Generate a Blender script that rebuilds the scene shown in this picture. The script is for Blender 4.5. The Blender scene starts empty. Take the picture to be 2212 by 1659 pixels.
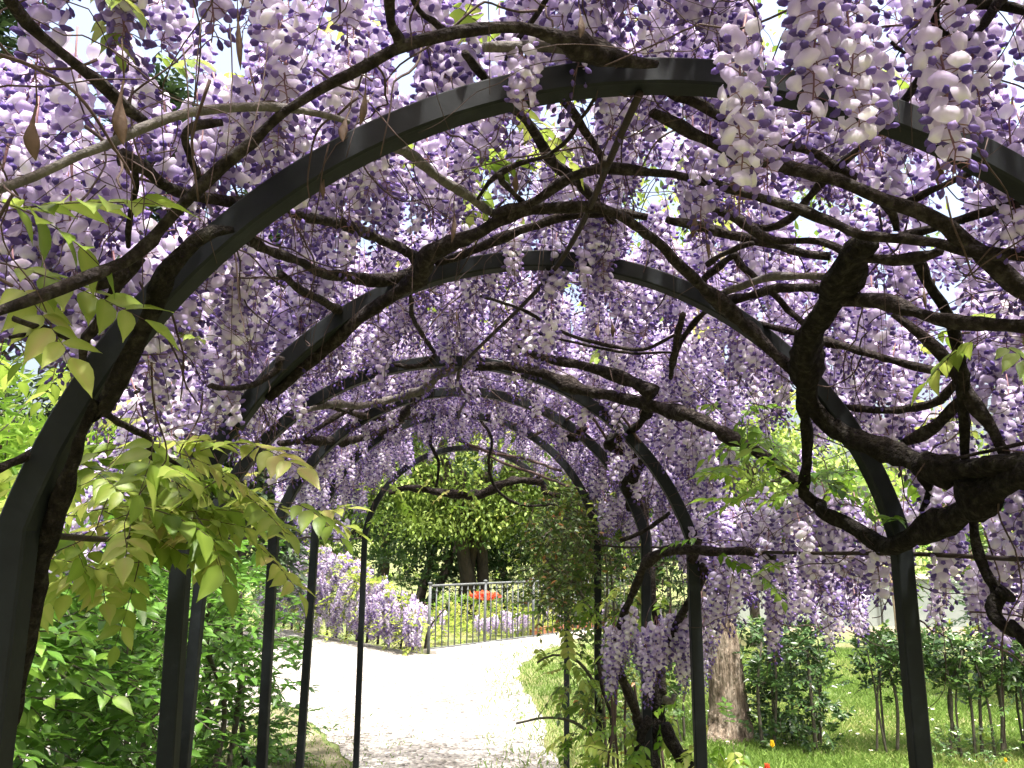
import bpy, bmesh, math, random
import numpy as np
from mathutils import Vector, Matrix, Euler

rnd = random.Random(11)
rng = np.random.default_rng(7)
scene = bpy.context.scene
COL = scene.collection
R = math.radians
PI = math.pi

# ------------------------------------------------------------------ camera
EYE = 1.62
FPX = 1789.0                # focal length in units of a 2212 x 1659 picture
PITCH, ROLL = 10.7, 0.7
cam_d = bpy.data.cameras.new('camera')
cam = bpy.data.objects.new('camera', cam_d)
COL.objects.link(cam)
cam_d.sensor_width = 36
cam_d.lens = FPX / 2212 * 36
cam_d.clip_start, cam_d.clip_end = 0.05, 900
cam.location = (0, 0, EYE)
cam.rotation_euler = (Euler((R(90 + PITCH), 0, 0)).to_matrix() @ Matrix.Rotation(R(ROLL), 3, 'Z')).to_euler()
scene.camera = cam

# ------------------------------------------------------------------ sky, sun, exposure
SUN_DIR = Vector((0.12, -0.24, 0.93)).normalized()
world = bpy.data.worlds.new('World')
scene.world = world
world.use_nodes = True
wn = world.node_tree.nodes
sky = wn.new('ShaderNodeTexSky')
sky.sky_type = 'NISHITA'
sky.sun_disc = False
sky.sun_elevation = math.asin(SUN_DIR.z)
sky.sun_rotation = math.atan2(SUN_DIR.x, SUN_DIR.y)
sky.air_density, sky.dust_density, sky.ozone_density = 1.0, 10.0, 0.2
wn['Background'].inputs['Strength'].default_value = 0.15
world.node_tree.links.new(sky.outputs[0], wn['Background'].inputs[0])
sun_d = bpy.data.lights.new('sun', 'SUN')
sun_d.energy, sun_d.angle, sun_d.color = 2.9, R(2.5), (1.0, 0.98, 0.955)
sun = bpy.data.objects.new('sun', sun_d)
COL.objects.link(sun)
sun.rotation_euler = SUN_DIR.to_track_quat('Z', 'Y').to_euler()
sun.location = SUN_DIR * 30
vs = scene.view_settings
vs.view_transform, vs.look, vs.gamma, vs.exposure = 'Standard', 'None', 1.0, 2.05
vs.use_curve_mapping = False
scene.cycles.max_bounces = 9
scene.cycles.diffuse_bounces = 5
scene.cycles.transmission_bounces = 7
scene.cycles.glossy_bounces = 3
scene.cycles.transparent_max_bounces = 6
scene.cycles.use_denoising = True

# ------------------------------------------------------------------ materials
def mat(name):
    m = bpy.data.materials.new(name)
    m.use_nodes = True
    nt = m.node_tree
    nt.nodes.clear()
    return m, nt, nt.nodes.new('ShaderNodeOutputMaterial')

def nd(nt, typ, **kw):
    n = nt.nodes.new(typ)
    for k, v in kw.items():
        if k in n.inputs.keys():
            n.inputs[k].default_value = v
        else:
            setattr(n, k, v)
    return n

def ramp(nt, fac, stops):
    r = nt.nodes.new('ShaderNodeValToRGB')
    while len(r.color_ramp.elements) < len(stops):
        r.color_ramp.elements.new(0.5)
    for e, (p, c) in zip(r.color_ramp.elements, stops):
        e.position = p
        e.color = (*c, 1)
    nt.links.new(fac, r.inputs[0])
    return r.outputs[0]

def petal_mat(name, stops, transl, rough=0.6, spread=0.35, sheen=0.06):
    """thin translucent petal or leaf; the attribute 'tint' picks the colour, each copy shifts it a little"""
    m, nt, out = mat(name)
    at = nd(nt, 'ShaderNodeAttribute', attribute_name='tint')
    oi = nt.nodes.new('ShaderNodeObjectInfo')
    ma = nd(nt, 'ShaderNodeMath', operation='MULTIPLY_ADD')
    nt.links.new(oi.outputs['Random'], ma.inputs[0])
    ma.inputs[1].default_value = spread
    ma.inputs[2].default_value = -spread / 2
    ad = nd(nt, 'ShaderNodeMath', operation='ADD', use_clamp=True)
    nt.links.new(at.outputs['Fac'], ad.inputs[0])
    nt.links.new(ma.outputs[0], ad.inputs[1])
    c = ramp(nt, ad.outputs[0], stops)
    p = nd(nt, 'ShaderNodeBsdfPrincipled', Roughness=rough)
    p.inputs['Specular IOR Level'].default_value = sheen * 5
    t = nt.nodes.new('ShaderNodeBsdfTranslucent')
    nt.links.new(c, p.inputs['Base Color'])
    nt.links.new(c, t.inputs['Color'])
    mx = nt.nodes.new('ShaderNodeMixShader')
    mx.inputs[0].default_value = transl
    nt.links.new(p.outputs[0], mx.inputs[1])
    nt.links.new(t.outputs[0], mx.inputs[2])
    nt.links.new(mx.outputs[0], out.inputs[0])
    return m

def solid_mat(name, stops, scale=20, rough=0.8, bump=0.3, bscale=None, detail=6, stretch=(1, 1, 1), dist=0.01, spec=0.3, metallic=0):
    m, nt, out = mat(name)
    tc = nt.nodes.new('ShaderNodeTexCoord')
    mp = nt.nodes.new('ShaderNodeMapping')
    mp.inputs['Scale'].default_value = stretch
    nt.links.new(tc.outputs['Object'], mp.inputs[0])
    n1 = nd(nt, 'ShaderNodeTexNoise', Scale=scale, Detail=detail, Roughness=0.65)
    nt.links.new(mp.outputs[0], n1.inputs['Vector'])
    c = ramp(nt, n1.outputs['Fac'], stops)
    p = nd(nt, 'ShaderNodeBsdfPrincipled', Roughness=rough, Metallic=metallic)
    p.inputs['Specular IOR Level'].default_value = spec
    nt.links.new(c, p.inputs['Base Color'])
    n2 = nd(nt, 'ShaderNodeTexNoise', Scale=bscale or scale * 3, Detail=5)
    nt.links.new(mp.outputs[0], n2.inputs['Vector'])
    b = nd(nt, 'ShaderNodeBump', Strength=bump, Distance=dist)
    nt.links.new(n2.outputs['Fac'], b.inputs['Height'])
    nt.links.new(b.outputs[0], p.inputs['Normal'])
    nt.links.new(p.outputs[0], out.inputs[0])
    return m

M = {}
M['banner'] = petal_mat('banner_petal', [(0.0, (0.47, 0.38, 0.60)), (0.35, (0.62, 0.53, 0.72)), (0.68, (0.74, 0.67, 0.80)), (0.86, (0.83, 0.79, 0.84)), (1.0, (0.86, 0.83, 0.79))], 0.45, spread=.4)
M['keel'] = petal_mat('keel_petal', [(0.0, (0.095, 0.06, 0.24)), (0.5, (0.20, 0.13, 0.39)), (1.0, (0.45, 0.33, 0.60))], 0.4)
M['pedicel'] = petal_mat('flower_stalk', [(0.0, (0.16, 0.07, 0.09)), (1.0, (0.26, 0.15, 0.12))], 0.1)
M['wleaf'] = petal_mat('wisteria_leaf', [(0.0, (0.11, 0.19, 0.02)), (0.5, (0.24, 0.33, 0.05)), (0.85, (0.38, 0.42, 0.10)), (1.0, (0.42, 0.37, 0.13))], 0.5, 0.4, 0.45)
M['wleafgreen'] = petal_mat('green_wisteria_leaf', [(0.0, (0.05, 0.12, 0.012)), (0.5, (0.12, 0.23, 0.02)), (1.0, (0.27, 0.36, 0.05))], 0.5, 0.4, 0.5)
M['shrubleaf'] = petal_mat('shrub_leaf', [(0.0, (0.045, 0.115, 0.016)), (0.5, (0.11, 0.24, 0.03)), (1.0, (0.24, 0.38, 0.06))], 0.4, 0.38, 0.4, 0.09)
M['lightleaf'] = petal_mat('pale_shrub_leaf', [(0.0, (0.08, 0.18, 0.02)), (0.5, (0.17, 0.30, 0.035)), (1.0, (0.33, 0.40, 0.07))], 0.4, 0.45, 0.3)
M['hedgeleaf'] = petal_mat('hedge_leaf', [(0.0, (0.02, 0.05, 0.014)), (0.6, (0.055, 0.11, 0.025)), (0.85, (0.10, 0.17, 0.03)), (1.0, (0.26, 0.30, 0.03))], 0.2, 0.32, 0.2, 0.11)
M['treeleaf'] = petal_mat('bright_tree_leaf', [(0.0, (0.05, 0.10, 0.015)), (0.5, (0.20, 0.29, 0.05)), (1.0, (0.42, 0.47, 0.12))], 0.4, 0.5, 0.1)
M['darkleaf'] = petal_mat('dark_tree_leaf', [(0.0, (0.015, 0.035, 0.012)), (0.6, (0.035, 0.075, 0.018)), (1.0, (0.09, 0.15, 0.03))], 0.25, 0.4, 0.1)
M['roseleaf'] = petal_mat('climber_leaf', [(0.0, (0.03, 0.065, 0.015)), (0.6, (0.075, 0.125, 0.02)), (0.85, (0.16, 0.17, 0.03)), (1.0, (0.22, 0.10, 0.03))], 0.35, 0.4, 0.2)
M['needle'] = petal_mat('conifer_spray', [(0.0, (0.015, 0.03, 0.014)), (1.0, (0.05, 0.085, 0.03))], 0.15, 0.6, 0.1)
M['red'] = petal_mat('red_petal', [(0.0, (0.60, 0.05, 0.03)), (1.0, (0.80, 0.16, 0.06))], 0.3)
M['white'] = petal_mat('white_petal', [(0.0, (0.75, 0.75, 0.72)), (1.0, (0.85, 0.85, 0.82))], 0.2)
M['yellow'] = petal_mat('yellow_petal', [(0.0, (0.70, 0.45, 0.02)), (1.0, (0.80, 0.55, 0.03))], 0.2)
M['grass'] = petal_mat('grass_blade', [(0.0, (0.10, 0.18, 0.03)), (0.6, (0.19, 0.29, 0.06)), (1.0, (0.38, 0.38, 0.15))], 0.4, 0.5, 0.1)
M['bark'] = solid_mat('vine_bark', [(0.30, (0.006, 0.005, 0.0045)), (0.5, (0.022, 0.017, 0.0155)), (0.74, (0.075, 0.066, 0.060))], 60, 0.9, 1.0, 110, 9, (1, 1, 1), 0.012, 0.1)
M['barkdark'] = solid_mat('old_vine_bark', [(0.30, (0.005, 0.004, 0.0035)), (0.5, (0.015, 0.0125, 0.011)), (0.74, (0.050, 0.046, 0.036))], 55, 0.95, 1.0, 95, 9, (1, 1, 1), 0.02, 0.08)
M['barkpale'] = solid_mat('smooth_vine_bark', [(0.25, (0.040, 0.034, 0.030)), (0.5, (0.085, 0.075, 0.067)), (0.75, (0.17, 0.157, 0.14))], 60, 0.8, 0.6, 120, 8)
M['twig'] = solid_mat('twig_bark', [(0.3, (0.030, 0.017, 0.015)), (0.7, (0.085, 0.055, 0.046))], 30, 0.85, 0.1)
M['pod'] = solid_mat('dry_pod', [(0.3, (0.040, 0.022, 0.015)), (0.6, (0.11, 0.068, 0.042)), (0.8, (0.24, 0.18, 0.12))], 22, 0.7, 0.2)
M['treebark'] = solid_mat('tree_bark', [(0.32, (0.055, 0.042, 0.030)), (0.47, (0.17, 0.135, 0.10)), (0.6, (0.26, 0.22, 0.17)), (0.75, (0.36, 0.32, 0.26))], 26, 0.95, 1.0, 34, 9, (1, 1, .16), 0.05, 0.1)
M['trunkdark'] = solid_mat('dark_trunk_bark', [(0.3, (0.022, 0.018, 0.014)), (0.7, (0.075, 0.06, 0.045))], 8, 0.9, 0.7, 20, 6, (1, 1, .4), 0.03)
M['iron'] = solid_mat('painted_steel', [(0.3, (0.004, 0.005, 0.006)), (0.55, (0.007, 0.009, 0.010)), (0.75, (0.016, 0.019, 0.021))], 18, 0.6, 0.15, 90, 6, (1, 1, 1), 0.002, 0.2)
M['rust'] = solid_mat('rusty_rod', [(0.3, (0.014, 0.010, 0.009)), (0.7, (0.035, 0.023, 0.019))], 40, 0.8, 0.2, 120)
M['railing'] = solid_mat('railing_iron', [(0.3, (0.05, 0.057, 0.056)), (0.7, (0.11, 0.12, 0.12))], 12, 0.6, 0.1)
M['stone'] = solid_mat('kerb_stone', [(0.3, (0.33, 0.30, 0.26)), (0.7, (0.55, 0.51, 0.46))], 6, 0.9, 0.5)
M['terracotta'] = solid_mat('terracotta', [(0.3, (0.30, 0.10, 0.055)), (0.7, (0.46, 0.19, 0.11))], 9, 0.9, 0.4)
M['wall'] = solid_mat('rendered_wall', [(0.3, (0.16, 0.19, 0.17)), (0.7, (0.25, 0.275, 0.25))], 1.6, 0.9, 0.3)
M['wire'] = solid_mat('green_tie_wire', [(0.3, (0.05, 0.12, 0.10)), (0.7, (0.08, 0.17, 0.14))], 10, 0.5, 0)
M['soil'] = solid_mat('bare_soil', [(0.3, (0.10, 0.08, 0.055)), (0.7, (0.24, 0.20, 0.15))], 5, 0.95, 0.7, 40, 8, (1, 1, 1), 0.03)
M['floor'] = solid_mat('trodden_soil', [(0.32, (0.045, 0.05, 0.022)), (0.5, (0.13, 0.12, 0.07)), (0.7, (0.24, 0.215, 0.16))], 4, 0.95, 0.6, 60, 9, (1, 1, 1), 0.02)
M['stem'] = solid_mat('shrub_stem', [(0.3, (0.03, 0.03, 0.02)), (0.7, (0.09, 0.08, 0.055))], 30, 0.9, 0.2)
M['palestem'] = solid_mat('pale_stem', [(0.3, (0.25, 0.18, 0.12)), (0.7, (0.42, 0.33, 0.24))], 10, 0.9, 0.3)

def ground_mat(name, kind):
    m, nt, out = mat(name)
    tc = nt.nodes.new('ShaderNodeTexCoord')
    a = nd(nt, 'ShaderNodeTexNoise', Scale=0.9, Detail=6, Roughness=0.6)
    b = nd(nt, 'ShaderNodeTexNoise', Scale=55, Detail=4, Roughness=0.7)
    v = nd(nt, 'ShaderNodeTexVoronoi', Scale=38)
    for n in (a, b, v):
        nt.links.new(tc.outputs['Object'], n.inputs['Vector'])
    p = nd(nt, 'ShaderNodeBsdfPrincipled', Roughness=0.95)
    p.inputs['Specular IOR Level'].default_value = 0.1
    mx = nd(nt, 'ShaderNodeMix', data_type='RGBA', blend_type='MULTIPLY')
    bm = nd(nt, 'ShaderNodeBump', Strength=0.8, Distance=0.02)
    if kind == 'gravel':
        c1 = ramp(nt, v.outputs['Color'], [(0.12, (0.10, 0.095, 0.088)), (0.35, (0.25, 0.24, 0.225)), (0.7, (0.34, 0.33, 0.31)), (0.95, (0.50, 0.49, 0.46))])
        c2 = ramp(nt, a.outputs['Fac'], [(0.35, (0.72, 0.69, 0.65)), (0.6, (1.0, 0.99, 0.97))])
        nt.links.new(v.outputs['Distance'], bm.inputs['Height'])
    else:
        c1 = ramp(nt, b.outputs['Fac'], [(0.25, (0.06, 0.085, 0.030)), (0.5, (0.12, 0.15, 0.058)), (0.75, (0.24, 0.235, 0.13))])
        c2 = ramp(nt, a.outputs['Fac'], [(0.3, (0.8, 0.95, 0.75)), (0.47, (1.0, 1.0, 0.95)), (0.62, (1.35, 1.12, 1.2))])
        nt.links.new(b.outputs['Fac'], bm.inputs['Height'])
    mx.inputs['Factor'].default_value = 1
    nt.links.new(c1, mx.inputs['A'])
    nt.links.new(c2, mx.inputs['B'])
    nt.links.new(mx.outputs['Result'], p.inputs['Base Color'])
    nt.links.new(bm.outputs[0], p.inputs['Normal'])
    nt.links.new(p.outputs[0], out.inputs[0])
    return m
M['gravel'] = ground_mat('pale_gravel', 'gravel')
M['lawn'] = ground_mat('lawn_ground', 'lawn')

# ------------------------------------------------------------------ mesh helpers
class MB:
    """collects vertices and faces, then becomes one mesh"""
    def __init__(s):
        s.V, s.F, s.mi, s.tint = [], [], [], []
        s.n = 0
    def add(s, V, F, mi=0, tint=0.5):
        V = np.asarray(V, float).reshape(-1, 3)
        s.V.append(V)
        s.F.extend([tuple(int(i) + s.n for i in f) for f in F])
        s.mi.extend([mi] * len(F))
        t = np.full(len(V), tint, float) if np.isscalar(tint) else np.asarray(tint, float)
        s.tint.append(t)
        s.n += len(V)
    def mesh(s, name, mats, smooth=True):
        me = bpy.data.meshes.new(name)
        V = np.concatenate(s.V) if s.V else np.zeros((0, 3))
        me.from_pydata(V.tolist(), [], s.F)
        for m in (mats if isinstance(mats, (list, tuple)) else [mats]):
            me.materials.append(m)
        me.polygons.foreach_set('material_index', np.array(s.mi, dtype=np.int32))
        me.polygons.foreach_set('use_smooth', np.full(len(s.F), smooth))
        a = me.attributes.new('tint', 'FLOAT', 'POINT')
        a.data.foreach_set('value', np.concatenate(s.tint).astype(np.float32))
        me.update()
        return me

def fast_mesh(name, V, T, tint, m, smooth=True):
    """triangles given as arrays"""
    me = bpy.data.meshes.new(name)
    V = np.asarray(V, np.float32); T = np.asarray(T, np.int32)
    me.vertices.add(len(V)); me.vertices.foreach_set('co', V.ravel())
    me.loops.add(T.size); me.loops.foreach_set('vertex_index', T.ravel())
    me.polygons.add(len(T))
    me.polygons.foreach_set('loop_start', np.arange(0, T.size, 3, dtype=np.int32))
    me.polygons.foreach_set('loop_total', np.full(len(T), 3, dtype=np.int32))
    me.update(calc_edges=True)
    me.polygons.foreach_set('use_smooth', np.full(len(T), smooth))
    a = me.attributes.new('tint', 'FLOAT', 'POINT')
    a.data.foreach_set('value', np.asarray(tint, np.float32))
    me.materials.append(m)
    me.validate()
    return me

def link(name, data, parent=None, kind=None):
    o = bpy.data.objects.new(name, data)
    COL.objects.link(o)
    if parent is not None:
        o.parent = parent
        # every thing's Empty is only moved, never turned: undo that move so children keep world coordinates
        loc, p = Vector(parent.location), parent.parent
        while p is not None:
            p = p.parent
        o.matrix_parent_inverse = Matrix.Translation(-loc) if parent.type == 'EMPTY' else Matrix()
    if kind:
        o['kind'] = kind
    return o

def thing(name, label, cat, loc, group=None):
    o = link(name, None)
    o.location = loc
    o.empty_display_size = 0.1
    o['label'], o['category'] = label, cat
    if group:
        o['group'] = group
    return o

def tag(o, label, cat, group=None):
    o['label'], o['category'] = label, cat
    if group:
        o['group'] = group
    return o

def catmull(P, step):
    """smooth resampling of rows (x, y, z, r)"""
    P = np.asarray(P, float)
    if len(P) < 3:
        n = max(2, int(np.linalg.norm(P[-1, :3] - P[0, :3]) / step) + 1)
        t = np.linspace(0, 1, n)[:, None]
        return P[0] * (1 - t) + P[-1] * t
    Q = np.vstack([2 * P[0] - P[1], P, 2 * P[-1] - P[-2]])
    out = []
    for i in range(1, len(Q) - 2):
        p0, p1, p2, p3 = Q[i - 1], Q[i], Q[i + 1], Q[i + 2]
        n = max(2, int(np.linalg.norm(p2[:3] - p1[:3]) / step))
        t = np.linspace(0, 1, n, endpoint=False)[:, None]
        out.append(.5 * (2 * p1 + (p2 - p0) * t + (2 * p0 - 5 * p1 + 4 * p2 - p3) * t ** 2 + (3 * p1 - p0 - 3 * p2 + p3) * t ** 3))
    out.append(P[-1:])
    S = np.vstack(out)
    S[:, 3] = np.clip(S[:, 3], P[:, 3].min() * .8, None)
    return S

def tube(mb, S, sides=8, gnarl=0.0, mi=0, tint=.5, taper_end=True, seed=0):
    """tube along rows (x, y, z, r)"""
    S = np.asarray(S, float)
    n = len(S)
    T = np.gradient(S[:, :3], axis=0)
    T /= np.linalg.norm(T, axis=1)[:, None] + 1e-9
    u = np.cross(T[0], (0.31, 0.17, 0.93))
    if np.linalg.norm(u) < .05:
        u = np.cross(T[0], (1, 0, 0))
    u /= np.linalg.norm(u)
    rs = np.random.default_rng(seed + n)
    ang = np.linspace(0, 2 * PI, sides, endpoint=False)
    ph = rs.uniform(0, 6.28, 6)
    V = np.zeros((n, sides, 3))
    L = np.r_[0, np.cumsum(np.linalg.norm(np.diff(S[:, :3], axis=0), axis=1))]
    for i in range(n):
        u = u - T[i] * u.dot(T[i]); u /= np.linalg.norm(u) + 1e-9
        v = np.cross(T[i], u)
        r = S[i, 3] * np.ones(sides)
        if gnarl:
            q = L[i] / max(S[i, 3], .004)
            r = r * (1 + gnarl * (.45 * math.sin(q * .55 + ph[0]) * math.sin(q * .21 + ph[1]) + .35 * np.sin(ang * 2 + q * .18 + ph[2]) + .3 * np.sin(ang * 3 - q * .37 + ph[3]) + rs.normal(0, .16, sides)))
        V[i] = S[i, :3] + (np.cos(ang) * r)[:, None] * u + (np.sin(ang) * r)[:, None] * v
    F = []
    for i in range(n - 1):
        for j in range(sides):
            k = (j + 1) % sides
            F.append((i * sides + j, i * sides + k, (i + 1) * sides + k, (i + 1) * sides + j))
    F.append(tuple(range(sides - 1, -1, -1)))
    F.append(tuple((n - 1) * sides + j for j in range(sides)))
    mb.add(V.reshape(-1, 3), F, mi, tint)

def box(mb, lo, hi, mi=0, tint=.5, bev=0.0):
    x0, y0, z0 = lo; x1, y1, z1 = hi
    V = [(x0, y0, z0), (x1, y0, z0), (x1, y1, z0), (x0, y1, z0), (x0, y0, z1), (x1, y0, z1), (x1, y1, z1), (x0, y1, z1)]
    mb.add(V, [(0, 3, 2, 1), (4, 5, 6, 7), (0, 1, 5, 4), (1, 2, 6, 5), (2, 3, 7, 6), (3, 0, 4, 7)], mi, tint)

def leaves(P, D, N, size, width=.42, fold=.25, droop=.15):
    """folded pointed leaves: positions, axis directions, normals, lengths -> vertices and triangles"""
    P, D, N = (np.asarray(a, float) for a in (P, D, N))
    D = D / (np.linalg.norm(D, axis=1)[:, None] + 1e-9)
    W = np.cross(D, N); W /= np.linalg.norm(W, axis=1)[:, None] + 1e-9
    U = np.cross(W, D)
    s = np.asarray(size, float)[:, None]
    h = s * width * .5
    v0 = P
    v1 = P + D * s * .30 - W * h * .9 + U * h * fold
    v2 = P + D * s * .30 + W * h * .9 + U * h * fold
    v3 = P + D * s * .42 - U * s * .02
    v4 = P + D * s * .62 - W * h * .72 + U * (h * fold - s * droop * .3)
    v5 = P + D * s * .62 + W * h * .72 + U * (h * fold - s * droop * .3)
    v6 = P + D * s - U * s * droop
    V = np.stack([v0, v1, v2, v3, v4, v5, v6], 1).reshape(-1, 3)
    b = np.arange(len(P))[:, None] * 7
    T = np.concatenate([b + np.array([t]) for t in ((0, 3, 1), (0, 2, 3), (1, 3, 4), (3, 2, 5), (4, 3, 6), (3, 5, 6))], 0)
    return V, T

def fine_leaf(P, D, N, size, width=.46, fold=.25, droop=.2):
    """ovate leaf with a drawn-out tip: 7 rows of left, midrib, right"""
    prof = ((0, .06), (.10, .55), (.25, .93), (.42, 1.0), (.60, .80), (.77, .44), (.90, .15), (1.0, .02))
    V, T, tn = [], [], []
    for p, d, n, s in zip(P, D, N, size):
        d = np.asarray(d, float); d = d / np.linalg.norm(d); w = np.cross(d, n); w /= np.linalg.norm(w) + 1e-9; u = np.cross(w, d)
        b = len(V); h = s * width * .5
        for i, (t, k) in enumerate(prof):
            c = np.asarray(p) + d * s * t - u * s * droop * t * t
            wav = .05 * math.sin(i * 2.1 + s * 900) * h
            V += [c - w * h * k + u * (h * k * fold + wav), c, c + w * h * k + u * (h * k * fold - wav)]; tn += [0, .16, -.03]
        for i in range(len(prof) - 1):
            a = b + i * 3
            T += [(a, a + 1, a + 4), (a, a + 4, a + 3), (a + 1, a + 2, a + 5), (a + 1, a + 5, a + 4)]
    return np.array(V), np.array(T), np.array(tn)

def unit(a):
    return a / (np.linalg.norm(a, axis=-1, keepdims=True) + 1e-9)

def leaf_stuff(name, P, D, N, size, tint, m, parent, width=.42, kind='stuff'):
    V, T = leaves(P, D, N, size, width)
    return link(name, fast_mesh(name, V, T, np.repeat(tint, 7), m), parent, kind)

# ------------------------------------------------------------------ picture -> place
_p, _r = R(PITCH), R(ROLL)
def ray(u, v):
    x, y = (u - 1106) / FPX, -(v - 829.5) / FPX
    x, y = x * math.cos(_r) - y * math.sin(_r), x * math.sin(_r) + y * math.cos(_r)
    return np.array([x, math.cos(_p) - y * math.sin(_p), math.sin(_p) + y * math.cos(_p)])
def at(u, v, d):
    r = ray(u, v)
    return r * d / r[1] + np.array([0, 0, EYE])
def on_ground(u, v, z=0.0):
    r = ray(u, v)
    return r * (z - EYE) / r[2] + np.array([0, 0, EYE])
def project(P):
    P = np.atleast_2d(P) - np.array([0, 0, EYE])
    fw = P[:, 1] * math.cos(_p) + P[:, 2] * math.sin(_p)
    y = (-P[:, 1] * math.sin(_p) + P[:, 2] * math.cos(_p)) / fw
    x = P[:, 0] / fw
    x, y = x * math.cos(_r) + y * math.sin(_r), -x * math.sin(_r) + y * math.cos(_r)
    return 1106 + x * FPX, 829.5 - y * FPX, fw

# the tunnel: (depth, centre x, centre z, radius) of each hoop; hoops spring from straight posts at SPRING
SPRING = 1.63
HOOPS = [(1.15, .229, 1.382, .934), (2.0, .075, 1.445, .872), (3.05, -.222, 1.357, .922), (3.7, -.221, 1.443, .838), (4.7, -.301, 1.532, .793), (6.35, -.335, 1.55, .765)]
_H = np.array([(-2.0, .38, 1.38, .94)] + HOOPS)
def hoop(d):
    return tuple(np.interp(d, _H[:, 0], _H[:, i]) for i in (1, 2, 3))
def sd(p):
    cx, cz, r = hoop(p[1])
    if p[2] > SPRING:
        return math.hypot(p[0] - cx, p[2] - cz) - r
    return abs(p[0] - cx) - math.sqrt(max(r * r - (SPRING - cz) ** 2, 0))
def on_vault(u, v, off=0.0, dmax=6.4):
    """where a line of sight meets the tunnel's skin (moved out by off)"""
    r = ray(u, v); c = np.array([0, 0, EYE])
    t, st = .35, .02
    while t * r[1] < dmax:
        if sd(c + r * t) > off:
            lo, hi = t - st, t
            for _ in range(8):
                m_ = (lo + hi) / 2
                if sd(c + r * m_) > off: hi = m_
                else: lo = m_
            return c + r * hi
        t += st
    return c + r * dmax / r[1]
def vault_pt(d, th, off):
    cx, cz, r = hoop(d)
    return np.array([cx + (r + off) * math.sin(th), d, cz + (r + off) * math.cos(th)])

# ================================================================== GROUND
def poly_sheet(name, pts, z, m, rough_edge=0.0, sub=0.25):
    P = [np.array(p[:2], float) for p in pts]
    out = []
    for a, b in zip(P, P[1:] + P[:1]):
        n = max(1, int(np.linalg.norm(b - a) / sub))
        for i in range(n):
            q = a + (b - a) * i / n
            out.append(q)
    if rough_edge:
        J = rng.normal(0, 1, (len(out), 2))
        for _ in range(4): J = (np.roll(J, 1, 0) + 2 * J + np.roll(J, -1, 0)) / 4
        out = list(np.array(out) + J * rough_edge * 1.6)
    bm = bmesh.new()
    f = bm.faces.new([bm.verts.new((q[0], q[1], z)) for q in out])
    f.normal_update()
    if f.normal.z < 0: f.normal_flip()
    bmesh.ops.triangulate(bm, faces=bm.faces[:])
    me = bpy.data.meshes.new(name); bm.to_mesh(me); bm.free()
    me.materials.append(m)
    for p_ in me.polygons:
        if p_.normal.z < 0:
            p_.flip()
    return link(name, me, None, 'structure')

g = MB(); g.add([(-260, -60, 0), (260, -60, 0), (260, 420, 0), (-260, 420, 0)], [(0, 1, 2, 3)])
link('ground', g.mesh('ground', M['lawn']), None, 'structure')
px = lambda *a: [on_ground(u, v)[:2] for u, v in a]
gravel_pts = px((1215, 1659), (1190, 1600), (1165, 1540), (1128, 1480), (1118, 1445), (1160, 1412), (1262, 1376), (1268, 1368), (1130, 1390), (1030, 1403), (925, 1415), (690, 1372), (640, 1362)) + \
    [(-9, 17.5), (-11, 10), (-9, 2.2), (-2.6, 2.2), (-2.5, 6.9)] + px((600, 1520), (650, 1540), (700, 1590), (765, 1659)) + [(-.9, 5.7), (-.2, 5.4), (.3, 5.7)]
poly_sheet('gravel_path', gravel_pts, 0.006, M['gravel'], 0.035, .06)
poly_sheet('soil_floor', [(-2.45, -3), (-2.45, 6.85)] + px((605, 1525), (650, 1545), (700, 1595), (760, 1659)) + [(-.9, 5.6), (-.2, 5.3), (.3, 5.6), (.55, 5.6), (1.0, 5.2), (1.3, -3)], 0.003, M['floor'], 0.03, .08)
poly_sheet('soil_bank', px((1640, 1362), (2300, 1378), (2700, 1350), (2300, 1335), (1700, 1338)), 0.006, M['soil'], 0.06)

# ================================================================== ARCHES AND RODS
def rect_sweep(mb, C, Nrm, Bin, w, h):
    """square bar along C with normals (in the arch plane) and the fixed across direction"""
    V = []
    c = .16
    prof = [(-1 + c, -1), (1 - c, -1), (1, -1 + c), (1, 1 - c), (1 - c, 1), (-1 + c, 1), (-1, 1 - c), (-1, -1 + c)]
    for p, n, b in zip(C, Nrm, Bin):
        for a, e in prof:
            V.append(p + b * a * w / 2 + n * e * h / 2)
    k = len(prof); F = []
    for i in range(len(C) - 1):
        for j in range(k):
            q = (j + 1) % k
            F.append((i * k + j, i * k + q, (i + 1) * k + q, (i + 1) * k + j))
    F.append(tuple(range(k))); F.append(tuple((len(C) - 1) * k + j for j in range(k - 1, -1, -1)))
    mb.add(V, F)

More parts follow.
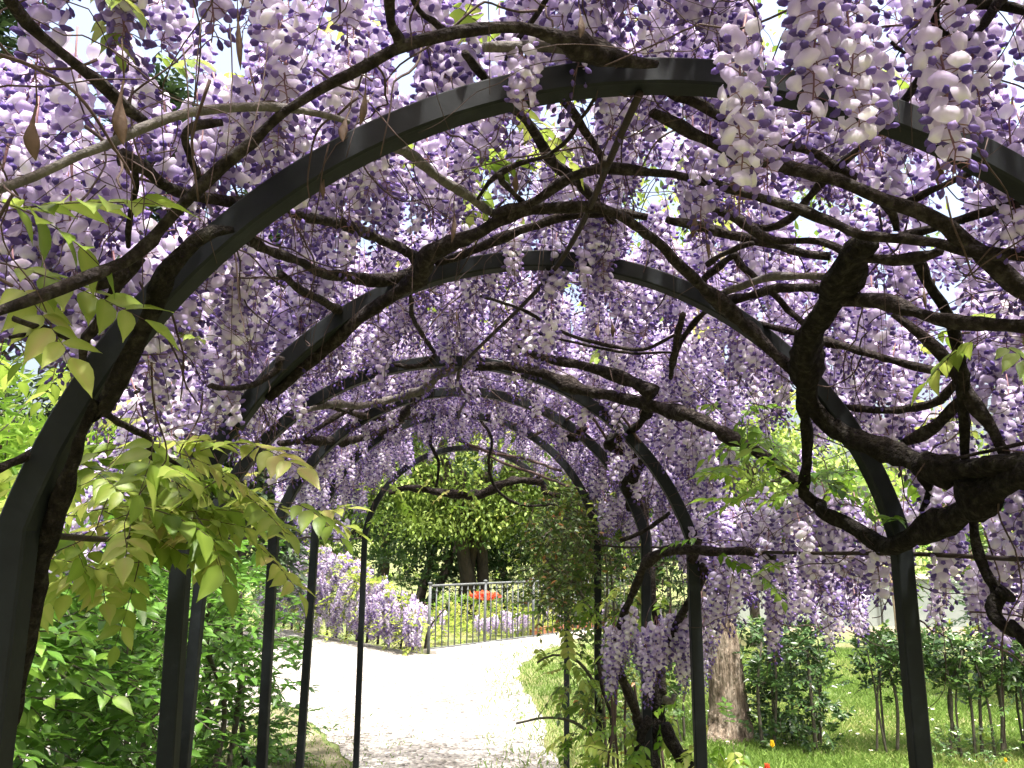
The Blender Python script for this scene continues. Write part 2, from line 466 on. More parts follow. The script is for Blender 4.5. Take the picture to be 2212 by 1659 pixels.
arch_labels = ['dark steel arch with a thick vine lying along its left leg', 'dark steel arch whose right leg is crossed by the gnarled trunk',
               'dark steel arch with a vine wound round its right post', 'dark steel arch whose right post stands in the leafy climber stems',
               'dark steel arch between the stemmy right posts and the outermost arch', 'outermost dark steel arch at the tunnel mouth facing the gravel']
lean = [(0.0, 0.0), (.03, .03), (-.03, .02), (.02, -.02), (-.02, 0), (.01, 0)]
post_xy = []
for i, (d, cx, cz, r) in enumerate(HOOPS):
    a0 = math.asin(math.sqrt(r * r - (SPRING - cz) ** 2) / r)
    if SPRING < cz: a0 = PI - a0
    t = thing('metal_arch', arch_labels[i], 'arch', (cx, d, 0), 'steel arches of the tunnel')
    C, Nn, B = [], [], []
    for th in np.linspace(-a0, a0, 64):
        C.append(np.array([cx + r * math.sin(th), d, cz + r * math.cos(th)]))
        Nn.append(np.array([math.sin(th), 0, math.cos(th)])); B.append(np.array([0, 1., 0]))
    mb = MB(); rect_sweep(mb, C, Nn, B, .042, .042)
    link('hoop', mb.mesh('hoop', M['iron'], False), t)
    hw = r * math.sin(a0)
    for s, ln in ((-1, lean[i][0]), (1, lean[i][1])):
        top = np.array([cx + s * hw, d, SPRING + .012]); bot = np.array([cx + s * hw + ln, d, -.05])
        mb = MB(); rect_sweep(mb, [bot, top], [np.array([s, 0, 0.])] * 2, [np.array([0, 1., 0])] * 2, .040, .040)
        link('post', mb.mesh('post', M['iron'], False), t)
        post_xy.append(top)

def rod(name, pts, rad, m, label, cat, clips=()):
    t = thing(name, label, cat, pts[0])
    mb = MB(); tube(mb, catmull([(*p, rad) for p in pts], .06), 8)
    link('bar', mb.mesh('bar', m), t)
    for c in clips:
        mb = MB()
        tube(mb, [(c[0], c[1] - .012, c[2], .010), (c[0], c[1] + .012, c[2], .010)], 8)
        link('clamp', mb.mesh('clamp', m), t)
    return t
Lp = post_xy[0::2]; Rp = post_xy[1::2]
def sag(ps, k, z):
    out = []
    for a, b in zip(ps, ps[1:]):
        out += [np.array([a[0], a[1], z]), np.array([(a[0] + b[0]) / 2, (a[1] + b[1]) / 2, z - k])]
    out.append(np.array([ps[-1][0], ps[-1][1], z])); return out
lp = [p - [0.022, 0, 0] for p in Lp]
rp = [p + [0.022, 0, 0] for p in Rp]
rod('tie_rod', sag(lp, .012, 1.625), .0055, M['rust'], 'thin rusty rod tying the posts beside the green shrub', 'rod')
rod('tie_rod', sag(rp, .006, 1.600), .0055, M['rust'], 'thin rusty rod tying the posts on the lawn side', 'rod')
ridge = [vault_pt(d, th, -.028) for d, th in ((1.15, -.045), (2.0, .03), (3.05, .03), (3.7, .02), (4.7, 0), (6.35, 0))]
rod('ridge_rod', [ridge[0]] + ridge[1:], .0062, M['rust'], 'thin ridge rod joining the tops of the arches', 'rod', [ridge[0] * .72 + ridge[1] * .28])

# ================================================================== WISTERIA: LIMBS
vineL = thing('wisteria_vine', 'mauve wisteria vine with smooth limbs arching over the shrub side of the tunnel', 'wisteria', (-.86, 1.42, 0))
vineR = thing('wisteria_vine', 'mauve wisteria vine with a thick gnarled dark trunk on the lawn side', 'wisteria', (1.42, 1.55, 0))
vineF = thing('wisteria_vine', 'mauve wisteria vine twisting up the middle posts and roofing the tunnel mouth', 'wisteria', (.62, 3.62, 0))
K = .34676
TILE = {1: (0, 0), 2: (725.5, 0), 3: (1460, 0), 4: (0, 548.6), 5: (725.5, 548.6), 6: (1460, 548.6), 7: (0, 1083.9), 8: (1106, 1083.9), 9: (1460, 1083.9)}
LIMBS = []      # sampled limb points, used to seat twigs, flowers and pods
def limb(vine, path, m='bark', off=-.03, d=None, gnarl=.22, name='branch', tail=None, head=None, smooth=3):
    """path: (tile, x, y, width) read in the photograph; its depth is where it lies on the tunnel's skin, or the post it climbs"""
    P = []
    for k, (tl, x, y, w) in enumerate(path):
        u, v = TILE[tl][0] + x * K, TILE[tl][1] + y * K
        if d is None:
            p = on_vault(u, v, off)
        else:
            dd = d if np.isscalar(d) else d[0] + (d[1] - d[0]) * k / max(1, len(path) - 1)
            p = at(u, v, dd)
        fw = project(p)[2][0]
        P.append([*p, w * K * fw / FPX / 2])
    P = np.array(P)
    # a limb does not jump in depth: ease the depth along each line of sight
    if d is None and len(P) > 3:
        dep = P[:, 1].copy()
        for _ in range(smooth):
            dep[1:-1] = (dep[:-2] + 2 * dep[1:-1] + dep[2:]) / 4
        for i in range(len(P)):
            c = np.array([0, 0, EYE]); q = P[i, :3] - c
            P[i, 3] *= dep[i] / P[i, 1]
            P[i, :3] = c + q * dep[i] / q[1]
    if head is not None: P = np.vstack([np.array(head, float), P])
    if tail is not None: P = np.vstack([P, np.array(tail, float)])
    S = catmull(P, .02)
    rs = np.random.default_rng(int(abs(P[0, 0]) * 1e5) % 99991)
    wob = np.cumsum(rs.normal(0, .0011, (len(S), 3)), axis=0)
    wob -= np.linspace(0, 1, len(S))[:, None] * wob[-1]
    S[:, :3] += wob * .8
    S[:, 3] *= 1 + .10 * np.sin(np.arange(len(S)) * .9 + rs.uniform(0, 6)) * (gnarl > .1)
    # knots
    for _ in range(int(len(S) / 14) + (gnarl > .3)):
        k = rs.integers(0, len(S)); S[max(0, k - 1):k + 2, 3] *= 1.14 + gnarl * .3
    mb = MB(); tube(mb, S, 10 if P[:, 3].max() > .012 else 7, gnarl, seed=len(LIMBS))
    o = link(name, mb.mesh(name, M[m]), vine)
    LIMBS.append((S, vine))
    return o
def Z(tl, *pts): return [(tl, *p) for p in pts]

L_, R_, F_ = vineL, vineR, vineF
# --- shrub side and top
limb(L_, Z(1, (40, -40, 70), (170, 110, 75), (400, 310, 80), (600, 480, 75), (780, 660, 72), (900, 755, 66)), off=.02)
limb(L_, Z(1, (-120, 1195, 66), (0, 1160, 65), (200, 1100, 62), (500, 970, 60), (750, 860, 62), (950, 770, 66), (1200, 700, 62), (1500, 670, 58), (1750, 675, 50), (1950, 700, 45), (2169, 760, 38)), 'barkpale', -.005, gnarl=.1)
limb(L_, Z(4, (-150, 410, 70), (0, 350, 70), (300, 230, 75), (600, 100, 78), (780, 20, 78)) + Z(1, (930, 1490, 80), (1000, 1420, 75), (1190, 1210, 75), (1400, 1010, 66), (1600, 850, 62), (1750, 700, 60), (1900, 600, 60)) + Z(2, (-10, 495, 68), (200, 390, 74), (380, 290, 75), (650, 220, 74), (900, 180, 70), (1150, 180, 70), (1350, 230, 85), (1500, 290, 115), (1650, 340, 120), (1850, 380, 80), (2000, 400, 50)), off=-.012)
limb(L_, Z(2, (910, 290, 60), (1150, 290, 70), (1330, 290, 85), (1500, 320, 80)), 'barkpale', .03)
limb(L_, Z(1, (770, 980, 85), (900, 1050, 75), (1000, 1140, 80), (1170, 1210, 72), (1400, 1260, 60), (1700, 1320, 60), (2000, 1380, 62)) + Z(2, (20, 1405, 70), (200, 1470, 65), (400, 1560, 66), (540, 1640, 80)), off=.035)
limb(L_, Z(1, (830, 980, 40), (850, 1150, 40), (815, 1350, 38), (800, 1540, 26)), off=.05)
limb(L_, Z(1, (1380, 760, 50), (1240, 775, 52), (1160, 820, 52), (1155, 880, 46), (1200, 1000, 40), (1240, 1110, 40)), off=.03)
limb(L_, Z(1, (1540, 1490, 62), (1700, 1570, 60), (1880, 1640, 55)) + Z(4, (2000, 125, 65), (2100, 135, 72)) + Z(5, (100, 150, 66), (200, 168, 65), (350, 165, 68), (460, 118, 75), (540, 70, 90)), off=.03)
limb(L_, Z(1, (1450, 1430, 45), (1340, 1450, 70), (1220, 1520, 85)) + Z(4, (1080, 80, 105), (1010, 180, 112), (950, 330, 110), (880, 500, 112), (800, 680, 112), (700, 870, 108), (600, 1000, 100), (520, 1120, 70)), 'barkdark', -.045, gnarl=.3, name='trunk',
     tail=[(-.80, 1.36, 1.2, .026), (-.84, 1.40, .6, .030), (-.86, 1.42, -.03, .042)])
limb(L_, Z(4, (870, 10, 80), (750, 130, 92), (690, 230, 72), (600, 420, 66), (520, 520, 62), (500, 620, 48), (515, 770, 40)), off=.015)
limb(L_, Z(4, (600, 205, 66), (690, 165, 76), (790, 110, 70)), off=.012)
limb(L_, Z(4, (510, 560, 46), (330, 490, 46), (230, 460, 42), (90, 405, 38)), off=.02)
limb(L_, Z(4, (260, 480, 34), (180, 495, 32), (60, 520, 22)), off=.02, gnarl=.1)
limb(L_, Z(4, (-120, 1390, 62), (0, 1330, 62), (120, 1270, 62), (260, 1205, 60)), off=.02)
limb(L_, Z(4, (600, 960, 46), (700, 1035, 44), (850, 1120, 40), (930, 1180, 42), (960, 1350, 34), (1000, 1500, 30), (1070, 1660, 26)), d=(1.35, 1.9), gnarl=.12)
limb(L_, Z(4, (930, 1180, 32), (1050, 1270, 28), (1130, 1340, 25), (1165, 1440, 18)), d=(1.58, 1.8), gnarl=.1)
limb(L_, Z(4, (1300, 825, 26), (1400, 832, 34), (1500, 825, 36), (1620, 790, 40), (1720, 720, 46), (1750, 640, 55)), off=0)
limb(L_, Z(4, (1750, 130, 45), (1880, 240, 50), (2000, 290, 52), (2100, 340, 52), (2169, 385, 48)), off=.02)
limb(L_, Z(2, (330, -20, 60), (340, 120, 60), (375, 220, 66), (400, 275, 70)), off=0)
limb(L_, Z(2, (480, -10, 42), (520, 70, 40), (600, 140, 40), (690, 200, 44)), off=.03)
limb(L_, Z(2, (1320, -20, 36), (1220, 140, 36), (1120, 270, 34), (1060, 380, 28)), off=.05, gnarl=.1)
limb(R_, Z(2, (800, 330, 50), (940, 500, 56), (1080, 650, 60), (1170, 740, 65), (1250, 850, 68), (1340, 990, 60), (1480, 1120, 60), (1620, 1260, 60), (1730, 1390, 56)), off=.06)
limb(R_, Z(2, (1370, 560, 70), (1480, 690, 56), (1580, 850, 50), (1650, 960, 50), (1710, 1050, 58)), off=.03)
limb(L_, Z(2, (1640, 580, 22), (1530, 730, 24), (1450, 860, 28), (1300, 970, 28), (1150, 1015, 30), (1040, 1070, 48), (950, 1140, 30), (885, 1240, 22)), off=-.01, gnarl=.12)
limb(L_, Z(2, (1020, 1080, 44), (1040, 1130, 40), (1100, 1190, 36), (1190, 1290, 44)), off=-.01)
limb(L_, Z(2, (300, 880, 52), (360, 910, 62), (450, 960, 65), (560, 1060, 64), (700, 1150, 60), (850, 1240, 56), (960, 1320, 52), (1040, 1365, 50)), 'barkpale', .015, gnarl=.12)
limb(L_, Z(5, (-420, 900, 60), (-280, 770, 70), (-120, 640, 78), (0, 530, 80), (100, 440, 80), (250, 330, 80), (400, 220, 90), (520, 125, 112)) + Z(2, (560, 1600, 135), (700, 1520, 100), (850, 1460, 86), (1000, 1370, 80), (1200, 1310, 75), (1450, 1290, 70), (1600, 1290, 70), (1750, 1340, 65), (1900, 1430, 62), (2000, 1510, 62)) + Z(6, (0, 60, 66), (120, 180, 78), (250, 290, 80), (400, 430, 70), (550, 570, 70), (700, 700, 80), (800, 770, 100)), off=-.03)
limb(R_, Z(2, (990, 1340, 50), (1080, 1310, 56), (1200, 1280, 60), (1290, 1230, 60), (1400, 1150, 62), (1550, 1080, 65), (1750, 1050, 60), (1950, 1080, 56)) + Z(3, (50, 1110, 55), (300, 1180, 56), (600, 1270, 60), (800, 1330, 60), (1000, 1410, 62), (1150, 1470, 65), (1500, 1500, 66), (1700, 1540, 70), (1900, 1570, 75), (2169, 1590, 78), (2350, 1600, 80)), off=-.02)
limb(L_, Z(2, (620, 1640, 40), (780, 1590, 55), (1000, 1490, 58), (1200, 1410, 50), (1480, 1340, 55), (1750, 1330, 55), (1940, 1355, 45)), off=.02)
limb(R_, Z(3, (-150, 700, 60), (0, 770, 70), (100, 830, 75), (300, 920, 75), (450, 990, 75), (600, 1000, 78), (800, 1050, 76), (950, 1090, 80), (1100, 1150, 80), (1300, 1230, 86), (1500, 1300, 92), (1700, 1400, 100), (1850, 1530, 105)) + Z(6, (1930, 10, 120), (2050, 120, 130), (2169, 220, 120), (2350, 330, 115)), off=-.008)
limb(R_, Z(3, (-100, 530, 60), (0, 575, 70), (150, 640, 70), (290, 730, 64), (400, 850, 56), (560, 880, 48), (700, 900, 50), (850, 940, 55), (960, 1010, 60), (1120, 1110, 56)), off=.03)
limb(R_, Z(3, (2060, -40, 70), (2000, 30, 70), (1930, 150, 60), (1720, 340, 56), (1520, 510, 56), (1420, 640, 60), (1230, 860, 48), (1060, 980, 52), (940, 1090, 60), (850, 1190, 56), (760, 1300, 52), (690, 1370, 50), (570, 1420, 50), (450, 1400, 50), (380, 1350, 50)), off=.03)
limb(R_, Z(3, (1650, -30, 80), (1800, 0, 75), (2000, 20, 64), (2169, 60, 60), (2300, 120, 60)), 'barkdark', .05)
limb(R_, Z(3, (160, 1290, 50), (330, 1340, 60), (420, 1390, 68), (520, 1460, 58), (640, 1500, 50), (900, 1500, 50), (1050, 1560, 55), (1250, 1610, 64), (1500, 1600, 64), (1650, 1560, 50)), off=.0)
limb(R_, Z(3, (-60, 1365, 50), (0, 1380, 55), (200, 1430, 60), (450, 1490, 60), (650, 1530, 60), (800, 1580, 56), (960, 1600, 52)), off=.02)
limb(R_, Z(3, (1300, 1240, 90), (1350, 1330, 62), (1375, 1430, 30)), off=.0)
limb(R_, Z(3, (1450, 1250, 45), (1650, 1160, 45), (1800, 1090, 40), (1940, 1050, 34)), off=.02)
limb(R_, Z(3, (1400, 1480, 60), (1600, 1420, 56), (1850, 1340, 56), (2169, 1260, 52), (2330, 1220, 50)), off=.03)
limb(R_, Z(3, (200, 1645, 35), (350, 1560, 36), (480, 1515, 36)), off=.0)
limb(R_, Z(3, (1640, -20, 34), (1620, 100, 44), (1680, 205, 46), (1830, 235, 30)), 'barkdark', -.02, gnarl=.4)
limb(R_, Z(3, (1680, 215, 36), (1500, 260, 30), (1430, 320, 26), (1340, 262, 18)), 'barkdark', -.02, gnarl=.4)
# --- gnarled trunk on the lawn side
limb(R_, Z(6, (1200, -70, 110), (1110, 0, 180), (1060, 110, 205), (1000, 240, 185), (900, 400, 180), (830, 550, 158), (815, 700, 150), (815, 850, 138), (870, 960, 128), (960, 1060, 112), (1100, 1150, 115), (1250, 1200, 122), (1450, 1270, 132), (1650, 1330, 148), (1900, 1330, 150), (2169, 1310, 152)), 'barkdark', -.02, gnarl=.42, name='trunk',
     tail=[(1.16, 1.40, 1.72, .040), (1.34, 1.48, 1.45, .048), (1.40, 1.53, .8, .052), (1.42, 1.55, -.03, .070)])
limb(R_, Z(6, (810, 760, 110), (800, 950, 74), (820, 1150, 58), (820, 1350, 62), (805, 1480, 82), (900, 1560, 82)) + Z(9, (900, 40, 88), (1100, 140, 86), (1230, 230, 92), (1330, 275, 92), (1450, 230, 128), (1600, 150, 158), (1800, 50, 172)) + Z(6, (1940, 1470, 180), (2100, 1390, 190), (2230, 1340, 170)), 'barkdark', -.03, gnarl=.42, name='trunk')
limb(R_, Z(6, (1040, 285, 80), (1250, 300, 90), (1500, 370, 86), (1700, 410, 86), (1900, 430, 86), (2169, 450, 88), (2350, 470, 88)), off=-.015, gnarl=.3)
limb(R_, Z(6, (900, 540, 50), (1100, 590, 50), (1300, 650, 50), (1500, 700, 50), (1720, 745, 50)), off=.03)
limb(R_, Z(6, (1350, 370, 48), (1500, 480, 65), (1620, 590, 70), (1740, 730, 80), (1820, 870, 90), (1900, 980, 80), (1980, 1100, 70), (2050, 1250, 60)), off=.03)
limb(R_, Z(6, (1510, 30, 90), (1560, 170, 72), (1650, 300, 66), (1720, 430, 66), (1760, 600, 62), (1790, 750, 78), (1790, 900, 60), (1800, 1100, 52), (1800, 1240, 52), (1815, 1500, 55)) + Z(9, (1840, 60, 56), (1870, 250, 60), (1920, 400, 66), (1980, 500, 74), (2020, 560, 110), (1975, 640, 84), (2020, 720, 82), (2100, 780, 82), (2200, 850, 84)), 'barkdark', .02, gnarl=.3, tail=[(1.30, 1.72, 1.05, .030), (1.38, 1.62, .5, .036), (1.40, 1.58, -.03, .045)])
limb(R_, Z(9, (2020, 560, 70), (2080, 590, 60), (2090, 620, 40)), 'barkdark', .02, gnarl=.4)
limb(R_, Z(6, (1780, 770, 50), (1650, 900, 55), (1500, 950, 50), (1300, 970, 50), (1040, 950, 36)), off=.05)
limb(R_, Z(6, (1780, 900, 56), (1650, 1040, 70), (1520, 1130, 72), (1420, 1175, 58)), off=.04)
limb(R_, Z(6, (1500, 1290, 70), (1540, 1400, 75), (1580, 1480, 60), (1530, 1600, 30)), 'barkdark', .03)
limb(R_, Z(6, (2300, 1160, 26), (2169, 1180, 26), (1900, 1230, 24), (1640, 1300, 16)), off=-.04, gnarl=.1)
limb(R_, Z(6, (280, 255, 46), (450, 190, 50), (600, 150, 50), (800, 140, 46), (960, 140, 40)), 'barkpale', 0, gnarl=.12)
limb(R_, Z(6, (300, 300, 70), (450, 260, 60), (600, 220, 56), (800, 210, 56), (960, 215, 56)), off=.015)
limb(R_, Z(6, (500, 430, 38), (740, 490, 45), (830, 505, 40)), off=.02)
limb(R_, Z(6, (160, 180, 50), (250, 90, 46), (370, 0, 46)), off=.03)
limb(R_, Z(6, (370, 10, 50), (430, 90, 46), (510, 160, 34)), off=.03)
limb(R_, Z(6, (600, 240, 40), (700, 350, 40), (800, 440, 40)), off=.03)
limb(R_, Z(6, (200, 340, 40), (100, 440, 40), (20, 560, 34), (-10, 690, 26)), off=.03)
# --- far roof
limb(F_, Z(5, (-250, 985, 34), (0, 940, 42), (150, 960, 46), (300, 930, 50), (450, 890, 56), (560, 850, 60), (650, 760, 60), (760, 700, 55)), 'barkpale', -.01, gnarl=.12)
limb(F_, Z(5, (-60, 950, 28), (200, 1010, 35), (350, 1025, 40), (520, 1000, 38)), off=0, gnarl=.1)
limb(F_, Z(5, (-350, 1180, 40), (-150, 1165, 46), (0, 1160, 50), (150, 1150, 50), (280, 1110, 50), (380, 1050, 50), (460, 950, 46), (530, 860, 46)), off=-.01)
limb(F_, Z(5, (-250, 1180, 30), (-120, 1090, 32), (0, 1010, 34), (110, 960, 34)), off=.0)
limb(F_, Z(5, (1130, 580, 36), (1300, 650, 56), (1500, 690, 56), (1650, 730, 60), (1850, 800, 72), (1980, 870, 95)), off=-.01)
limb(F_, Z(5, (860, 700, 50), (1050, 700, 50), (1250, 730, 60), (1400, 790, 76), (1550, 850, 80), (1750, 890, 76), (1950, 940, 80), (2130, 990, 80)) + Z(6, (60, 985, 76), (300, 1110, 76), (500, 1230, 70), (650, 1330, 62), (800, 1460, 66)), off=-.03, gnarl=.3)
limb(F_, Z(5, (2160, 380, 45), (2130, 480, 46), (2100, 650, 40), (2085, 770, 26)), off=.0)
limb(F_, Z(5, (1960, 930, 60), (1880, 1060, 52), (1700, 1185, 72), (1790, 1215, 72), (1880, 1280, 72), (1860, 1370, 62), (1820, 1440, 60), (1830, 1580, 52)), 'barkdark', off=.0, gnarl=.35)
limb(F_, Z(5, (330, 1490, 34), (450, 1460, 42), (600, 1480, 46), (750, 1500, 50), (900, 1500, 56), (1050, 1430, 46), (1150, 1410, 46), (1290, 1425, 42)), d=6.2)
limb(F_, Z(5, (1290, 1440, 40), (1310, 1490, 44), (1400, 1505, 36)), d=6.1)
limb(F_, Z(5, (900, 1030, 20), (970, 1150, 19), (950, 1320, 18), (1000, 1470, 18), (1150, 1560, 18), (1400, 1560, 16)), d=(4.8, 5.8), gnarl=.08)
limb(F_, Z(5, (610, 1050, 24), (590, 1180, 22), (640, 1300, 20), (625, 1450, 16)), d=(5.0, 5.4), gnarl=.08)
limb(L_, Z(5, (460, 250, 30), (480, 400, 28), (540, 510, 28), (610, 610, 24)), off=0)
limb(F_, Z(5, (620, 630, 26), (560, 680, 34), (460, 705, 34), (350, 690, 24)), off=-.02, gnarl=.1)
limb(F_, Z(5, (900, 260, 18), (1150, 340, 20), (1300, 430, 21), (1500, 520, 22), (1800, 580, 24), (1950, 585, 24), (2110, 505, 20)), off=-.04, gnarl=.06)
limb(F_, Z(5, (1120, 460, 14), (1500, 560, 17), (1800, 610, 18), (2090, 615, 16)), off=-.05, gnarl=.06)
limb(F_, Z(5, (1400, 1090, 60), (1430, 1130, 60), (1500, 1130, 55), (1530, 1090, 50)), 'barkdark', off=0, gnarl=.4)
for a in ([(1240, 1130), (1400, 1050), (1480, 1010)], [(980, 1060), (1120, 1060), (1260, 1000)], [(740, 1150), (960, 1240), (1180, 1280), (1400, 1350)], [(830, 1190), (1050, 1300), (1300, 1390), (1450, 1450)], [(1700, 930), (1800, 1030), (1900, 1180), (2010, 1350)], [(1560, 960), (1680, 1130), (1760, 1300)]):
    limb(F_, [(5, x, y, 18) for x, y in a], 'twig', off=.01, gnarl=.05)
# --- stems round the middle posts
limb(F_, Z(8, (1190, 400, 46), (1205, 450, 50), (1180, 520, 50), (1100, 650, 46), (1000, 830, 42), (960, 950, 40), (900, 1050, 34), (880, 1180, 30)), d=(3.0, 3.5))
limb(F_, Z(8, (1640, 350, 40), (1450, 310, 54), (1250, 310, 58), (1080, 292, 60), (950, 310, 60), (850, 370, 56), (800, 460, 50), (740, 620, 50), (680, 780, 50), (650, 950, 46), (690, 1100, 58), (760, 1260, 55), (800, 1420, 60)), d=(2.6, 3.65), gnarl=.25)
limb(F_, Z(8, (1110, 380, 46), (1150, 300, 56), (1170, 230, 40)), d=3.0)
limb(F_, Z(8, (680, 240, 26), (800, 190, 28), (900, 130, 28), (980, 70, 24)), d=(3.4, 3.1), gnarl=.1)
limb(F_, Z(8, (800, -60, 60), (830, 150, 55), (850, 330, 50), (870, 560, 52), (900, 700, 50), (940, 880, 48), (930, 1060, 46), (940, 1200, 42)), d=3.72, gnarl=.2)
limb(F_, Z(8, (850, 1000, 62), (890, 1150, 76), (905, 1300, 84), (890, 1500, 90)), 'barkdark', d=3.74, gnarl=.35, name='trunk', tail=[(-.40 + .9, 3.66, .15, .05), (.50, 3.66, -.04, .07)])
limb(F_, Z(8, (960, 1380, 60), (990, 1480, 92), (1050, 1580, 96), (1120, 1690, 96)), 'barkdark', d=3.55, gnarl=.3, name='trunk', tail=[(.62, 3.56, .2, .05), (.66, 3.56, -.04, .07)])
limb(F_, Z(8, (860, 1340, 50), (810, 1430, 56), (790, 1560, 52), (760, 1690, 46)), 'barkdark', d=3.6, gnarl=.3)
limb(F_, Z(8, (540, 1000, 20), (570, 1180, 22), (620, 1330, 22), (610, 1500, 22)), d=4.4, gnarl=.1)
limb(F_, Z(8, (940, 1230, 40), (1000, 1240, 36), (1010, 1200, 30)), 'barkpale', d=3.5, gnarl=.3)
for i in range(7):
    x = 600 + i * 60 + rnd.uniform(-20, 20)
    limb(F_, Z(8, (x, 1120 + rnd.uniform(-300, 100), 14), (x + rnd.uniform(-30, 30), 1350, 16), (x + rnd.uniform(-40, 40), 1660, 16)), 'twig', d=3.5 + .15 * i, gnarl=.05)

# ================================================================== WISTERIA: FLOWERS
def ellipsoid(mb, base, dirn, length, rad, bend, mi, tint, sides=5):
    d = unit(np.array(dirn)); u = unit(np.cross(d, (.3, .2, 1.)));
    w = np.cross(d, u)
    prof = ((0.0, .25), (.35, .95), (.72, .85), (1.0, .12))
    V = []
    for s, rr in prof:
        c = base + d * length * s + np.array([0, 0, 1.]) * bend * s * s * length
        for j in range(sides):
            a = 2 * PI * j / sides
            V.append(c + (u * math.cos(a) + w * math.sin(a)) * rad * rr)
    F = []
    for i in range(len(prof) - 1):
        for j in range(sides):
            k = (j + 1) % sides
            F.append((i * sides + j, i * sides + k, (i + 1) * sides + k, (i + 1) * sides + j))
    mb.add(V, F, mi, tint)

def raceme_mesh(seed, length, n, bud=.20, bush=1.0):
    rs = np.random.default_rng(seed)
    mb = MB()
    zz = np.linspace(0, 1, 7)
    sway = np.cumsum(rs.normal(0, .004, (7, 2)), 0)
    ax = np.c_[sway, -zz * length]
    axf = lambda s: np.array([np.interp(s, zz, ax[:, i]) for i in range(3)])
    tube(mb, np.c_[np.vstack([[0, 0, .04], ax]), np.linspace(.0017, .0007, 8)], 4, 0, 2, .3)
    for i in range(n):
        s = .03 + .97 * (i + rs.uniform(-.3, .3)) / n
        s = min(max(s, .01), 1.0)
        a = i * 2.39996 + rs.normal(0, .25)
        o = np.array([math.cos(a), math.sin(a), 0.])
        tg = np.array([-o[1], o[0], 0.])
        is_bud = s > 1 - bud * rs.uniform(.6, 1.2)
        pl = (.020 + .010 * rs.random()) * (1 - .45 * s) * bush
        b0 = axf(s)
        tip = b0 + o * pl + np.array([0, 0, pl * (.25 - .7 * s + rs.normal(0, .15))])
        tube(mb, [(*b0, .0008), (*((b0 + tip) / 2 + [0, 0, .0015]), .0007), (*tip, .0009)], 3, 0, 2, rs.random())
        if is_bud:
            k = unit(o * .7 + np.array([0, 0, -.7 - .6 * s]) + rs.normal(0, .2, 3))
            ellipsoid(mb, tip, k, .015 - .006 * (s - .6), .0042 - .0015 * (s - .6), .1, 1, rs.uniform(.0, .55))
            continue
        # banner petal: rounded, cupped, thrown up and back
        tilt = rs.uniform(-.15, .75)
        up = unit(np.array([0, 0, 1.]) * math.cos(tilt) + o * math.sin(tilt) + tg * rs.normal(0, .25))
        sd_ = unit(tg + rs.normal(0, .15, 3))
        nr = unit(np.cross(sd_, up))
        if nr.dot(o) < 0: nr = -nr
        h, w = rs.uniform(.019, .026), rs.uniform(.0120, .0160)
        V, T = [], []
        base_t = rs.uniform(.05, .80); curl = rs.uniform(-1.2, 2.2)
        for r_, (v, half) in enumerate(((0, .22), (.28, .82), (.62, 1.0), (.88, .72), (1.0, .3))):
            for q in (-1, -.5, 0, .5, 1):
                cup = -.006 * q * q * half + .0045 * math.sin(v * 2.6) - (.007 * v * v if v > .5 else 0)
                V.append(tip + sd_ * q * half * w + up * (v * h * (1 - .1 * q * q) - (.0016 if (v == 1.0 and q == 0) else 0)) + nr * (cup - .0022 * abs(q) * curl + rs.normal(0, .0008)))
                T.append(base_t + (.42 if (abs(q) < .6 and v < .4) else 0) - .12 * v * abs(q) + rs.normal(0, .03))
        F = [(r_ * 5 + c, r_ * 5 + c + 1, (r_ + 1) * 5 + c + 1, (r_ + 1) * 5 + c) for r_ in range(4) for c in range(4)]
        mb.add(V, F, 0, np.clip(T, 0, 1))
        # wings and keel, darker, pointing out below the banner
        k = unit(o * .9 + np.array([0, 0, -.55]) + rs.normal(0, .18, 3))
        ellipsoid(mb, tip, k, rs.uniform(.013, .018), rs.uniform(.0042, .0060), .25, 1, np.clip(rs.uniform(.05, .85), 0, 1))
    return mb.mesh('flower_cluster', [M['banner'], M['keel'], M['pedicel']])

RAC = [raceme_mesh(1, .13, 30), raceme_mesh(2, .16, 36), raceme_mesh(3, .19, 42), raceme_mesh(4, .16, 38, .2), raceme_mesh(5, .22, 46), raceme_mesh(6, .12, 34, .12, 1.15), raceme_mesh(7, .18, 44, .28)]

# --- where flowers hang: (vine, anchor point, scale, variant, tilt)
spots = []
def hang(vine, p, s=1.0, var=None, tilt=.16):
    spots.append((vine, np.array(p, float), s, rnd.randrange(len(RAC)) if var is None else var, rnd.gauss(0, tilt), rnd.gauss(0, tilt), rnd.uniform(0, 6.28)))

def inside(u, v, poly):
    c = False; n = len(poly); j = n - 1
    for i in range(n):
        (x1, y1), (x2, y2) = poly[i], poly[j]
        if (y1 > v) != (y2 > v) and u < (x2 - x1) * (v - y1) / (y2 - y1) + x1: c = not c
        j = i
    return c
